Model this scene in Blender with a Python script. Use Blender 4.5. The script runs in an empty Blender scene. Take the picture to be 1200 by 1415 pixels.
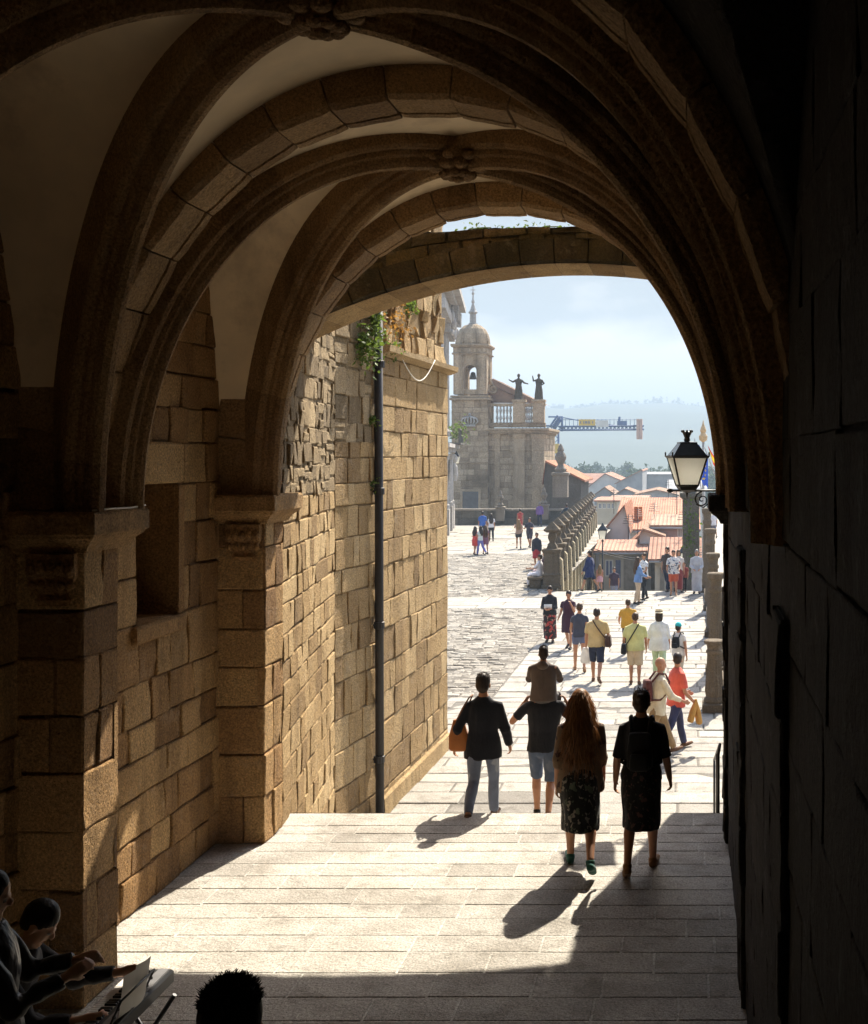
HAZE = 0.0009
EXPO = 1.58
import bpy, bmesh, math, random
from math import sin, cos, pi, sqrt, atan2, radians
from mathutils import Vector, Matrix, noise, Quaternion

C = bpy.context.scene.collection
V = Vector
CAMZ = 3.7
F = 1700.0

def at(px, py, Y):
    """world point seen at photo pixel (px, py) at distance Y"""
    return V(((px - 950) * Y / F, Y, CAMZ - (py - 630) * Y / F))

# ------------------------------------------------------------------ materials
MATS = {}

def new_mat(name):
    m = bpy.data.materials.new(name)
    m.use_nodes = True
    nt = m.node_tree
    b = nt.nodes['Principled BSDF']
    return m, nt, b

def ramp(nt, cols, pos=None):
    r = nt.nodes.new('ShaderNodeValToRGB')
    els = r.color_ramp.elements
    while len(els) < len(cols):
        els.new(0.5)
    for i, c in enumerate(cols):
        els[i].position = pos[i] if pos else i / (len(cols) - 1)
        els[i].color = (*c, 1)
    return r

def noise_node(nt, scale, detail=4, rough=.6, coord='Object', stretch=None):
    tc = nt.nodes.new('ShaderNodeTexCoord')
    n = nt.nodes.new('ShaderNodeTexNoise')
    n.inputs['Scale'].default_value = scale
    n.inputs['Detail'].default_value = detail
    n.inputs['Roughness'].default_value = rough
    if stretch:
        mp = nt.nodes.new('ShaderNodeMapping')
        mp.inputs['Scale'].default_value = stretch
        nt.links.new(tc.outputs[coord], mp.inputs[0])
        nt.links.new(mp.outputs[0], n.inputs['Vector'])
    else:
        nt.links.new(tc.outputs[coord], n.inputs['Vector'])
    return n

def mix(nt, fac, a, b, blend='MIX'):
    m = nt.nodes.new('ShaderNodeMix')
    m.data_type = 'RGBA'
    m.blend_type = blend
    for sock, v in ((m.inputs[0], fac), (m.inputs[6], a), (m.inputs[7], b)):
        if isinstance(v, (int, float)):
            sock.default_value = v
        elif isinstance(v, tuple):
            sock.default_value = (*v, 1)
        else:
            nt.links.new(v, sock)
    return m.outputs[2]

def bump(nt, b, height, strength, dist, prev=None):
    n = nt.nodes.new('ShaderNodeBump')
    n.inputs['Strength'].default_value = strength
    n.inputs['Distance'].default_value = dist
    nt.links.new(height, n.inputs['Height'])
    if prev:
        nt.links.new(prev.outputs[0], n.inputs['Normal'])
    nt.links.new(n.outputs[0], b.inputs['Normal'])
    return n

def stone(name, cols, bs=.5, scale=1.0, rough=.9, stain=(.55, .5, .42), spec=.25, stains=.5, pos=None, wear=True):
    """masonry: colour per stone from the face attribute 'tint', stains, grain and pitting"""
    if name in MATS:
        return MATS[name]
    m, nt, b = new_mat(name)
    a = nt.nodes.new('ShaderNodeAttribute')
    a.attribute_name = 'tint'
    r = ramp(nt, cols, pos)
    nt.links.new(a.outputs['Fac'], r.inputs[0])
    big = noise_node(nt, 1.1 * scale, 5, .65)
    br = ramp(nt, [(0, 0, 0), (1, 1, 1)], [.45, .7])
    nt.links.new(big.outputs[0], br.inputs[0])
    ml = nt.nodes.new('ShaderNodeMath'); ml.operation = 'MULTIPLY'
    ml.inputs[1].default_value = stains
    nt.links.new(br.outputs[0], ml.inputs[0])
    c1 = mix(nt, ml.outputs[0], r.outputs[0], stain, 'MULTIPLY')
    fine = noise_node(nt, 55 * scale, 3, .7)
    fr = ramp(nt, [(.42, .42, .42), (1.35, 1.33, 1.3)], [.34, .66])
    nt.links.new(fine.outputs[0], fr.inputs[0])
    c2 = mix(nt, .8, c1, fr.outputs[0], 'MULTIPLY')
    # damp streaks running down and grey lichen patches
    sk = noise_node(nt, 2.2 * scale, 4, .6, stretch=(1.6, 1.6, .14))
    sr = ramp(nt, [(0, 0, 0), (.75, .75, .75)], [.52, .72]); nt.links.new(sk.outputs[0], sr.inputs[0])
    c3 = mix(nt, sr.outputs[0] if wear else 0, c2, (.52, .50, .46), 'MULTIPLY')
    li = noise_node(nt, 4.5 * scale, 9, .72)
    lr = ramp(nt, [(0, 0, 0), (.5, .5, .5)], [.56, .63]); nt.links.new(li.outputs[0], lr.inputs[0])
    lic = mix(nt, .45, c2, tuple(min(1, q * .5 + .14) for q in cols[-1]))
    c4 = mix(nt, lr.outputs[0] if wear else 0, c3, lic)
    nt.links.new(c4, b.inputs['Base Color'])
    b.inputs['Roughness'].default_value = rough
    b.inputs['Specular IOR Level'].default_value = spec
    med = noise_node(nt, 9 * scale, 5, .7)
    p = bump(nt, b, med.outputs[0], bs, .05 / scale)
    pit = noise_node(nt, 30 * scale, 4, .8)
    bump(nt, b, pit.outputs[0], bs, .03 / scale, p)
    MATS[name] = m
    return m

def plain(name, col, rough=.8, var=.15, vscale=6, metallic=0, spec=.3, bs=0, bscale=40, bdist=.004, transl=0):
    if name in MATS:
        return MATS[name]
    m, nt, b = new_mat(name)
    n = noise_node(nt, vscale, 4, .6)
    lo = tuple(max(0, c * (1 - var)) for c in col)
    hi = tuple(min(1, c * (1 + var)) for c in col)
    r = ramp(nt, [lo, hi], [.3, .7])
    nt.links.new(n.outputs[0], r.inputs[0])
    nt.links.new(r.outputs[0], b.inputs['Base Color'])
    b.inputs['Roughness'].default_value = rough
    b.inputs['Metallic'].default_value = metallic
    b.inputs['Specular IOR Level'].default_value = spec
    if bs:
        n2 = noise_node(nt, bscale, 3, .6)
        bump(nt, b, n2.outputs[0], bs, bdist)
    if transl:
        out = nt.nodes['Material Output']
        t = nt.nodes.new('ShaderNodeBsdfTranslucent')
        nt.links.new(r.outputs[0], t.inputs[0])
        ms = nt.nodes.new('ShaderNodeMixShader')
        ms.inputs[0].default_value = transl
        nt.links.new(b.outputs[0], ms.inputs[1]); nt.links.new(t.outputs[0], ms.inputs[2])
        nt.links.new(ms.outputs[0], out.inputs[0])
    MATS[name] = m
    return m

def cloth(name, col, pattern=None, var=.18, transl=.0, rough=.9):
    """woven cloth with soft wrinkles; pattern = list of (colour, voronoi scale, threshold) for prints"""
    key = 'cloth_' + name
    if key in MATS:
        return MATS[key]
    m, nt, b = new_mat(key)
    n = noise_node(nt, 5, 4, .6)
    r = ramp(nt, [tuple(c * (1 - var) for c in col), tuple(min(1, c * (1 + var)) for c in col)], [.3, .7])
    nt.links.new(n.outputs[0], r.inputs[0])
    col_out = r.outputs[0]
    for (pc, ps, th) in (pattern or []):
        pn = noise_node(nt, ps, 2, .5)
        pr = ramp(nt, [(0, 0, 0), (1, 1, 1)], [th, th + .03])
        nt.links.new(pn.outputs[0], pr.inputs[0])
        col_out = mix(nt, pr.outputs[0], col_out, pc)
    nt.links.new(col_out, b.inputs['Base Color'])
    b.inputs['Roughness'].default_value = rough
    b.inputs['Specular IOR Level'].default_value = .15
    b.inputs['Sheen Weight'].default_value = .15
    w = noise_node(nt, 9, 3, .55, stretch=(1, 1, .45))
    bump(nt, b, w.outputs[0], .5, .05)
    if transl:
        out = nt.nodes['Material Output']
        t = nt.nodes.new('ShaderNodeBsdfTranslucent')
        nt.links.new(col_out, t.inputs[0])
        ms = nt.nodes.new('ShaderNodeMixShader')
        ms.inputs[0].default_value = transl
        nt.links.new(b.outputs[0], ms.inputs[1]); nt.links.new(t.outputs[0], ms.inputs[2])
        nt.links.new(ms.outputs[0], out.inputs[0])
    MATS[key] = m
    return m

def tiles(name, c0, c1):
    """clay roof tiles: rows and channels as bump, colour patches"""
    if name in MATS:
        return MATS[name]
    m, nt, b = new_mat(name)
    n = noise_node(nt, .9, 6, .75)
    r = ramp(nt, [c0, c1], [.35, .68])
    nt.links.new(n.outputs[0], r.inputs[0])
    tc = nt.nodes.new('ShaderNodeTexCoord')
    w = nt.nodes.new('ShaderNodeTexWave')
    w.bands_direction = 'X'
    w.inputs['Scale'].default_value = 1.7
    w.inputs['Distortion'].default_value = .35
    nt.links.new(tc.outputs['UV'], w.inputs['Vector'])
    w2 = nt.nodes.new('ShaderNodeTexWave'); w2.bands_direction = 'Y'; w2.wave_profile = 'SAW'
    w2.inputs['Scale'].default_value = .8
    w2.inputs['Distortion'].default_value = .5
    nt.links.new(tc.outputs['UV'], w2.inputs['Vector'])
    wr = ramp(nt, [(.62, .58, .55), (1, 1, 1)], [.0, .45])
    nt.links.new(w.outputs[0], wr.inputs[0])
    c = mix(nt, .55, r.outputs[0], wr.outputs[0], 'MULTIPLY')
    nt.links.new(c, b.inputs['Base Color'])
    b.inputs['Roughness'].default_value = .9
    p = bump(nt, b, w.outputs[0], .8, .12)
    bump(nt, b, w2.outputs[0], .5, .06, p)
    MATS[name] = m
    return m

# stone families
M_OLD = stone('old_granite', [(.19, .10, .04), (.48, .275, .112), (.68, .44, .20)], bs=1.3)
M_SHADE = stone('shade_toned_granite', [(.02, .016, .014), (.03, .024, .02), (.045, .037, .03)], bs=.9)  # granite with the deep shade of the right side put into its colour
M_RIB = stone('rib_granite', [(.19, .115, .055), (.36, .225, .11), (.54, .36, .18)], bs=.9)
M_OUT = stone('outer_granite', [(.22, .135, .06), (.48, .32, .145), (.64, .46, .24)], bs=1.2)
M_RUB = stone('rubble_granite', [(.16, .115, .065), (.32, .235, .13), (.48, .36, .21)], bs=1.0)
M_MOSS = stone('mossy_granite', [(.03, .027, .014), (.085, .062, .032), (.16, .115, .06)], bs=1.0, stain=(.35, .45, .22), stains=.8)
M_PAVE = stone('paving_granite', [(.50, .48, .44), (.31, .29, .255), (.40, .375, .335), (.48, .45, .40)], bs=.5, spec=.4, rough=.75, stain=(.52, .49, .45), stains=.85, pos=[0, .04, .5, 1])
M_PAVE2 = stone('sun_paving', [(.13, .118, .10), (.28, .26, .225), (.385, .355, .31)], bs=.45, spec=.3, rough=.8, stain=(.75, .73, .7), pos=[0, .3, 1])
M_SETT = stone('setts_granite', [(.13, .115, .095), (.29, .265, .225), (.40, .37, .32)], bs=.6, rough=.85, pos=[0, .2, 1])
M_GREY = stone('grey_granite', [(.19, .165, .135), (.27, .24, .20), (.37, .33, .275)], bs=.7, scale=.6)
M_CHURCH = stone('church_granite', [(.27, .20, .13), (.50, .385, .26), (.64, .51, .36)], bs=.6, scale=.35, stain=(.45, .44, .42), stains=.7)
M_PALE = stone('pale_granite', [(.36, .34, .33), (.45, .43, .41), (.54, .52, .49)], bs=.4, scale=.4)
M_DARKST = stone('dark_granite', [(.08, .075, .065), (.14, .13, .11), (.22, .2, .165)], bs=.8, scale=.6)
M_POST = stone('post_granite', [(.09, .07, .045), (.155, .12, .08), (.24, .19, .13)], bs=.9)
M_PLASTER = plain('vault_plaster', (.84, .69, .48), .95, .14, 1.4, bs=.25, bscale=5, bdist=.03)
_nt = M_PLASTER.node_tree; _b = _nt.nodes['Principled BSDF']
_src = _b.inputs['Base Color'].links[0].from_socket
_n = noise_node(_nt, .9, 7, .7); _r = ramp(_nt, [(0, 0, 0), (.7, .7, .7)], [.52, .68]); _nt.links.new(_n.outputs[0], _r.inputs[0])
_nt.links.new(mix(_nt, _r.outputs[0], _src, (.50, .38, .25)), _b.inputs['Base Color'])
M_IRON = plain('black_iron', (.012, .012, .014), .45, .3, 20, spec=.5)
M_PIPE = plain('pipe_paint', (.018, .015, .015), .5, .3, 12, spec=.4)
M_CABLE = plain('pale_cable', (.62, .58, .5), .6, .1)
M_LEAF = plain('wall_leaf', (.10, .15, .025), .6, .5, 9, transl=.45)
M_LEAF2 = plain('dry_leaf', (.32, .17, .04), .7, .4, 9, transl=.4)
M_FROST = plain('frosted_pane', (.94, .93, .86), .5, .03, 4, transl=.85)

# ------------------------------------------------------------------ objects
def link(name, me, m=None, parent=None):
    o = bpy.data.objects.new(name, me)
    C.objects.link(o)
    if me is not None and m is not None:
        for q in (m if isinstance(m, (list, tuple)) else [m]):
            me.materials.append(q)
    if parent:
        o.parent = parent
    return o

def obj(name, bm, m, parent=None, smooth=False, recalc=True):
    if recalc:
        bmesh.ops.recalc_face_normals(bm, faces=bm.faces)
    me = bpy.data.meshes.new(name)
    bm.to_mesh(me); bm.free()
    if smooth:
        for p in me.polygons:
            p.use_smooth = True
    return link(name, me, m, parent)

def tag(o, label=None, cat=None, group=None, kind=None):
    if label: o['label'] = label
    if cat: o['category'] = cat
    if group: o['group'] = group
    if kind: o['kind'] = kind
    return o

def empty(name, loc=(0, 0, 0), rz=0):
    o = bpy.data.objects.new(name, None)
    C.objects.link(o)
    o.location = loc; o.rotation_euler = (0, 0, rz)
    o.empty_display_size = .2
    return o

def copy_tree(o, parent=None):
    c = o.copy(); C.objects.link(c)
    if parent: c.parent = parent
    for ch in [k for k in o.children]:
        copy_tree(ch, c)
    return c

def tl(bm):
    return bm.faces.layers.float.get('tint') or bm.faces.layers.float.new('tint')

def NB():
    bm = bmesh.new(); tl(bm); return bm

def quad(bm, pts, t=.5):
    f = bm.faces.new([bm.verts.new(p) for p in pts])
    f[tl(bm)] = t
    return f

def box(bm, x0, x1, y0, y1, z0, z1, t=.5, bev=0, M=None):
    if bev:
        return rloft(bm, [(z0, x0 + bev, x1 - bev, y0 + bev, y1 - bev), (z0 + bev, x0, x1, y0, y1),
                          (z1 - bev, x0, x1, y0, y1), (z1, x0 + bev, x1 - bev, y0 + bev, y1 - bev)], t, M)
    return rloft(bm, [(z0, x0, x1, y0, y1), (z1, x0, x1, y0, y1)], t, M)

def rloft(bm, rings, t=.5, M=None):
    """stack of axis-aligned rectangles (z, x0, x1, y0, y1)"""
    L = tl(bm); prev = None; fs = []
    for (z, x0, x1, y0, y1) in rings:
        pts = [V((x0, y0, z)), V((x1, y0, z)), V((x1, y1, z)), V((x0, y1, z))]
        if M: pts = [M @ p for p in pts]
        vs = [bm.verts.new(p) for p in pts]
        if prev is None:
            fs.append(bm.faces.new(vs[::-1]))
        else:
            for i in range(4):
                fs.append(bm.faces.new([prev[i], prev[(i + 1) % 4], vs[(i + 1) % 4], vs[i]]))
        prev = vs
    fs.append(bm.faces.new(prev))
    for f in fs: f[L] = t
    return fs

def lathe(bm, prof, c=(0, 0, 0), n=16, t=.5, sx=1, sy=1, rot=0):
    L = tl(bm); prev = None; c = V(c)
    first = None
    for (r, z) in prof:
        vs = [bm.verts.new(c + V((r * sx * cos(rot + 2 * pi * i / n), r * sy * sin(rot + 2 * pi * i / n), z))) for i in range(n)]
        if prev is None: first = vs
        else:
            for i in range(n):
                f = bm.faces.new([prev[i], prev[(i + 1) % n], vs[(i + 1) % n], vs[i]]); f[L] = t
        prev = vs
    f = bm.faces.new(prev); f[L] = t
    f = bm.faces.new(first[::-1]); f[L] = t

def tube(bm, pts, r, n=8, t=.5, closed=False):
    pts = [V(p) for p in pts]; L = tl(bm)
    rr = r if isinstance(r, (list, tuple)) else [r] * len(pts)
    prev = None; ref = None; first = None
    for i, p in enumerate(pts):
        a = pts[max(0, i - 1)]; b = pts[min(len(pts) - 1, i + 1)]
        d = (b - a).normalized()
        if ref is None:
            ref = V((0, 0, 1)) if abs(d.z) < .9 else V((1, 0, 0))
        u = d.cross(ref).normalized(); w = u.cross(d).normalized(); ref = w
        vs = [bm.verts.new(p + rr[i] * (cos(2 * pi * k / n) * u + sin(2 * pi * k / n) * w)) for k in range(n)]
        if prev is None: first = vs
        else:
            for k in range(n):
                f = bm.faces.new([prev[k], prev[(k + 1) % n], vs[(k + 1) % n], vs[k]]); f[L] = t; f.smooth = True
        prev = vs
    f = bm.faces.new(prev); f[L] = t
    f = bm.faces.new(first[::-1]); f[L] = t

def ball(bm, c, r, seg=12, rings=8, t=.5, rot=None):
    """ellipsoid, r = float or 3 radii"""
    if isinstance(r, (int, float)): r = (r, r, r)
    L = tl(bm); c = V(c); rows = []
    for j in range(rings + 1):
        th = pi * j / rings
        row = []
        for i in range(seg if 0 < j < rings else 1):
            ph = 2 * pi * i / seg
            p = V((r[0] * sin(th) * cos(ph), r[1] * sin(th) * sin(ph), r[2] * cos(th)))
            if rot: p = rot @ p
            row.append(bm.verts.new(c + p))
        rows.append(row)
    for j in range(rings):
        a, b = rows[j], rows[j + 1]
        for i in range(seg):
            k = (i + 1) % seg
            if len(a) == 1: f = bm.faces.new([a[0], b[i], b[k]])
            elif len(b) == 1: f = bm.faces.new([a[i], b[0], a[k]])
            else: f = bm.faces.new([a[i], b[i], b[k], a[k]])
            f[L] = t; f.smooth = True

# ------------------------------------------------------------------ masonry
def masonry(bm, P, L, H, rng, ch=(.27, .42), cw=(.3, .8), gap=.012, proud=.03, rough=.010, holes=(), breaks=(), edge=.010, depth=.06, rub=0, curved=False, bedd=.016, mort=.2):
    """laid stones on the surface P(s, z, d): s along the wall, z up, d outwards"""
    lay = tl(bm)
    zs = [0]
    brk = sorted(list(breaks) + [h[2] for h in holes] + [h[3] for h in holes] + [H])
    for b in brk:
        while zs[-1] < b - 1e-6:
            h = rng.uniform(*ch)
            if zs[-1] + h * 1.4 > b: h = b - zs[-1]
            zs.append(zs[-1] + h)
    for r in range(len(zs) - 1):
        z0, z1 = zs[r], zs[r + 1]
        iv = [(0, L)]
        for (a, b, c, d) in holes:
            if z0 < d - 1e-4 and z1 > c + 1e-4:
                iv = [q for (s, e) in iv for q in ((s, min(e, a)), (max(s, b), e)) if q[1] - q[0] > .02]
        for (s0, s1) in iv:
            nb = max(1, int((s1 - s0) / .35)) if curved else 1
            for ib in range(nb):
                sa, sb = s0 + (s1 - s0) * ib / nb, s0 + (s1 - s0) * (ib + 1) / nb
                quad(bm, [P(sa, z0, -bedd), P(sb, z0, -bedd), P(sb, z1, -bedd), P(sa, z1, -bedd)], mort)
            s = s0
            while s < s1 - 1e-6:
                w = rng.uniform(*cw)
                if s + w * 1.5 > s1: w = s1 - s
                zz0, zz1 = z0, z1
                parts = [(s, s + w, z0, z1)]
                if rub and rng.random() < rub:
                    m = z0 + (z1 - z0) * rng.uniform(.35, .65)
                    parts = [(s, s + w, z0, m), (s, s + w, m, z1)]
                for (a, b, c, d) in parts:
                    j = lambda: rng.uniform(-.010, .010) * (1 + 3 * (rub > 0))
                    a1, b1, c1, d1 = a + gap / 2 + j(), b - gap / 2 + j(), c + gap / 2 + j(), d - gap / 2 + j()
                    if b1 - a1 < .02 or d1 - c1 < .02: continue
                    pr = rng.uniform(-.3, 1) * proud
                    tx, tz = rng.uniform(-1, 1) * proud * .35, rng.uniform(-1, 1) * proud * .35
                    nx = max(3, int((b1 - a1) / .13) + 2); nz = max(3, int((d1 - c1) / .13) + 2)
                    ea, eb = min(.2, edge / (b1 - a1)), min(.25, 2 * edge / (b1 - a1)); fx = [0, ea, eb] + [eb + (1 - 2 * eb) * (i + 1) / (nx - 2) for i in range(nx - 3)] + [1 - eb, 1 - ea, 1]
                    ea, eb = min(.2, edge / (d1 - c1)), min(.25, 2 * edge / (d1 - c1)); fz = [0, ea, eb] + [eb + (1 - 2 * eb) * (i + 1) / (nz - 2) for i in range(nz - 3)] + [1 - eb, 1 - ea, 1]
                    tnt = min(1, max(.22, rng.gauss(.57, .24)))
                    g = []
                    so = rng.uniform(0, 100)
                    for iz, q in enumerate(fz):
                        row = []
                        for ix, p in enumerate(fx):
                            dd = pr + tx * (p - .5) * 2 + tz * (q - .5) * 2
                            sx, sz = a1 + (b1 - a1) * p, c1 + (d1 - c1) * q
                            dd += rough * noise.noise(V((sx * 6 + so, sz * 6, so)))*1.6
                            if ix in (0, len(fx) - 1) or iz in (0, len(fz) - 1): dd -= edge * .9
                            row.append(bm.verts.new(P(sx, sz, dd)))
                        g.append(row)
                    for iz in range(len(fz) - 1):
                        for ix in range(len(fx) - 1):
                            f = bm.faces.new([g[iz][ix], g[iz][ix + 1], g[iz + 1][ix + 1], g[iz + 1][ix]]); f[lay] = tnt; f.smooth = True
                    # sides back to the bed
                    rim = g[0] + [rw[-1] for rw in g[1:]] + g[-1][-2::-1] + [rw[0] for rw in g[-2:0:-1]]
                    cs = [(a1, c1), (b1, c1), (b1, d1), (a1, d1)]
                    back = []
                    n1, n2 = len(fx) - 1, len(fz) - 1
                    for k in range(len(rim)):
                        if k <= n1: sp = (a1 + (b1 - a1) * fx[k], c1)
                        elif k <= n1 + n2: sp = (b1, c1 + (d1 - c1) * fz[k - n1])
                        elif k <= 2 * n1 + n2: sp = (a1 + (b1 - a1) * fx[2 * n1 + n2 - k], d1)
                        else: sp = (a1, c1 + (d1 - c1) * fz[2 * (n1 + n2) - k])
                        back.append(bm.verts.new(P(sp[0], sp[1], -depth)))
                    for k in range(len(rim)):
                        k2 = (k + 1) % len(rim)
                        f = bm.faces.new([rim[k], back[k], back[k2], rim[k2]]); f[lay] = tnt * .9
                s += w

def wallP(x0, y0, x1, y1, z0, flip=1):
    """planar wall from (x0,y0) to (x1,y1); outward normal to the right of travel times flip"""
    d = V((x1 - x0, y1 - y0, 0)); L = d.length; t = d / L
    n = V((t.y, -t.x, 0)) * flip
    o = V((x0, y0, z0))
    return (lambda s, z, dd: o + t * s + V((0, 0, z)) + n * dd), L

def paving(bm, x0, x1, y0, y1, z, rng, rd=(.38, .46), sw=(.55, 1.5), gap=.012, jit=.006, edge=.012, base=True, clip=None, tmean=.55, wavy=0, bed=.012):
    lay = tl(bm)
    if base:
        quad(bm, [(x0, y0, z - bed), (x1, y0, z - bed), (x1, y1, z - bed), (x0, y1, z - bed)], 0)
    y = y0
    while y < y1 - 1e-6:
        d = rng.uniform(*rd)
        if y + d * 1.5 > y1: d = y1 - y
        x = x0 - rng.uniform(0, sw[0]) if base else x0
        x = max(x, x0)
        first = True
        while x < x1 - 1e-6:
            w = rng.uniform(*sw)
            if first: w *= rng.uniform(.4, 1); first = False
            if x + w * 1.4 > x1: w = x1 - x
            if clip and not clip(x + w / 2, y + d / 2):
                x += w; continue
            wv = wavy * noise.noise(V((x * .7, y * .35, 3)))
            a, b, c, e = x + gap / 2, x + w - gap / 2, y + gap / 2 + wv, y + d - gap / 2 + wv
            zz = z + rng.uniform(-1, 1) * jit
            tx, ty = rng.uniform(-1, 1) * jit * .6, rng.uniform(-1, 1) * jit * .6
            t = min(1, max(.1, rng.gauss(tmean, .2)))
            top = [bm.verts.new(p) for p in ((a + edge, c + edge, zz - tx - ty), (b - edge, c + edge, zz + tx - ty), (b - edge, e - edge, zz + tx + ty), (a + edge, e - edge, zz - tx + ty))]
            mid = [bm.verts.new(p) for p in ((a, c, zz - edge * .5 - tx - ty), (b, c, zz - edge * .5 + tx - ty), (b, e, zz - edge * .5 + tx + ty), (a, e, zz - edge * .5 - tx + ty))]
            low = [bm.verts.new(p) for p in ((a, c, z - .06), (b, c, z - .06), (b, e, z - .06), (a, e, z - .06))]
            f = bm.faces.new(top); f[lay] = t
            for k in range(4):
                k2 = (k + 1) % 4
                f = bm.faces.new([mid[k], mid[k2], top[k2], top[k]]); f[lay] = t
                f = bm.faces.new([low[k], low[k2], mid[k2], mid[k]]); f[lay] = t * .8
            x += w
        y += d

# ------------------------------------------------------------------ the passage
XC, XL, XR = -1.8, -4.48, .39      # centre line, wall faces
PL, PR = -4.04, .36                # pier faces
ZS = 3.33                          # springing
HS = 2.245                         # half span at the piers
RISE = 2.76
PIERS = [(4.70, 5.20), (8.22, 8.73), (11.74, 12.28)]

def fA(u): return max(0, 1 - abs(u) ** 2.15) ** .5
def fB(v): return max(0, 1 - abs(v) ** 2.5) ** .5

passage = empty('vaulted_passage', (XC, 8, 0))
tag(passage, 'dark vaulted stone passage with pointed rib arches framing the sunny square', 'passage')
def pp(name, bm, m, parent=None, smooth=False, recalc=True):
    o = obj(name, bm, m, None, smooth, recalc)
    par = parent or passage
    o.parent = par
    o.matrix_parent_inverse = Matrix.Translation(-passage.location)
    if parent: o.matrix_parent_inverse = Matrix.Identity(4)
    return o

rng = random.Random(4)
# left wall with its niche
NY0, NY1, NZ0, NZ1 = 10.0, 10.74, 2.32, 3.46
bm = NB()
P, L = wallP(XL, -5.0, XL, 12.0, 0, 1)
masonry(bm, P, L, 6.6, rng, ch=(.27, .43), cw=(.24, .62), holes=[(NY0 + 5, NY1 + 5, NZ0, NZ1)], proud=.020, rough=.011)
# niche lining
d = .42
quad(bm, [(XL - d, NY0, NZ0), (XL - d, NY1, NZ0), (XL - d, NY1, NZ1), (XL - d, NY0, NZ1)], .25)
quad(bm, [(XL + .0, NY1, NZ0), (XL - d, NY1, NZ0), (XL - d, NY1, NZ1), (XL, NY1, NZ1)], .5)
quad(bm, [(XL + .0, NY0, NZ0), (XL - d, NY0, NZ0), (XL - d, NY0, NZ1), (XL, NY0, NZ1)], .5)
quad(bm, [(XL, NY0, NZ0), (XL, NY1, NZ0), (XL - d, NY1, NZ0), (XL - d, NY0, NZ0)], .6)
quad(bm, [(XL, NY0, NZ1), (XL, NY1, NZ1), (XL - d, NY1, NZ1), (XL - d, NY0, NZ1)], .7)
pp('side_wall', bm, M_OLD, recalc=False)
# niche surround, slightly proud
bm = NB()
box(bm, XL - .05, XL + .045, NY0 - .02, NY1 + .10, NZ1 + .006, NZ1 + .36, 1, .02)
box(bm, XL - .05, XL + .040, NY1 + .006, NY1 + .12, NZ0, NZ1 - .004, .5, .015)
box(bm, XL - .05, XL + .055, NY0 - .1, NY1 + .13, NZ0 - .15, NZ0 - .006, .6, .02)
pp('niche_surround', bm, M_OLD)
# right wall, and an unseen end wall added to stop light from behind
bm = NB()
P, L = wallP(XR, 12.0, XR, -5.0, 0, 1)
masonry(bm, P, L, 6.6, rng, ch=(.36, .5), cw=(.45, 1.0), proud=.004, rough=.006, gap=.005, edge=.005)
pp('side_wall', bm, M_SHADE, recalc=False)
bm = NB()
quad(bm, [(XL, -5, -.2), (XR, -5, -.2), (XR, -5, 9), (XL, -5, 9)], .3)
pp('light_stop_wall', bm, M_OLD)

# piers
for (y0, y1) in PIERS:
    for side in (-1, 1):
        bm = NB()
        if side < 0:
            P, L = wallP(PL, y0, PL, y1, 0, 1); Pf, Lf = wallP(XL - .1, y0, PL, y0, 0, 1); Pb, Lb = wallP(PL, y1, XL - .1, y1, 0, 1)
        else:
            P, L = wallP(PR, y1, PR, y0, 0, 1); Pf, Lf = wallP(PR, y0, XR + .1, y0, 0, 1); Pb, Lb = wallP(XR + .1, y1, PR, y1, 0, 1)
        seed = rng.randint(0, 999)
        # the same courses on the three faces
        for (q, l, cw) in ((P, L, (.2, .5)), (Pf, Lf, (.3, .6)), (Pb, Lb, (.5, .6))):
            masonry(bm, q, l, 3.07, random.Random(seed), ch=(.30, .46), cw=cw, proud=.014, rough=.011)
        pier = pp('pier', bm, M_OLD if side < 0 else M_SHADE, recalc=False)
        if side > 0 and y0 < 11: continue
        bm = NB()
        xa, xb = (XL - .1, PL) if side < 0 else (PR, XR + .1)
        def R(z, p):
            return (z, xa - (p if side > 0 else 0), xb + (p if side < 0 else 0), y0 - p, y1 + p)
        rloft(bm, [R(3.05, .0), R(3.055, .045), R(3.09, .06), R(3.12, .085), R(3.155, .13), R(3.17, .135), R(3.18, .155), R(3.31, .155), R(3.33, .14)], .7)
        # carved leaves below the abacus
        for k in range(5):
            yy = y0 + (y1 - y0) * (k + .5) / 5
            xx = PL if side < 0 else PR
        if side < 0:
            x1_, x2_ = xb - .34, xb - .02
            rloft(bm, [(2.70, x1_ + .06, x2_ - .06, y0 - .03, y0 + .1), (2.74, x1_ + .05, x2_ - .05, y0 - .05, y0 + .1), (2.77, x1_ + .07, x2_ - .07, y0 - .03, y0 + .1), (2.90, x1_, x2_, y0 - .07, y0 + .1), (3.05, x1_, x2_, y0 - .08, y0 + .1)], .5)
            for k in range(5):
                xx = x1_ + (x2_ - x1_) * (k + .5) / 5
                ball(bm, (xx, y0 - .07, 2.94 + .02 * (k % 2)), (.034, .04, .055), 8, 6, .45)
                ball(bm, (xx, y0 - .06, 2.84), (.028, .03, .035), 8, 6, .5)
        pp('capital', bm, M_OLD if side < 0 else M_SHADE, pier)

# transverse arches of wedge stones
def arch_pt(a, k=0.0):
    """a in 0..pi from left spring to right spring; k = thickness outwards"""
    c, s = cos(pi - a), sin(a)
    ex = 2 / 2.1
    x = XC + HS * math.copysign(abs(c) ** ex, c)
    z = ZS + RISE * abs(s) ** ex
    return V((x, 0, z)) + k * V((c * RISE, 0, s * HS)).normalized()

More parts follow.
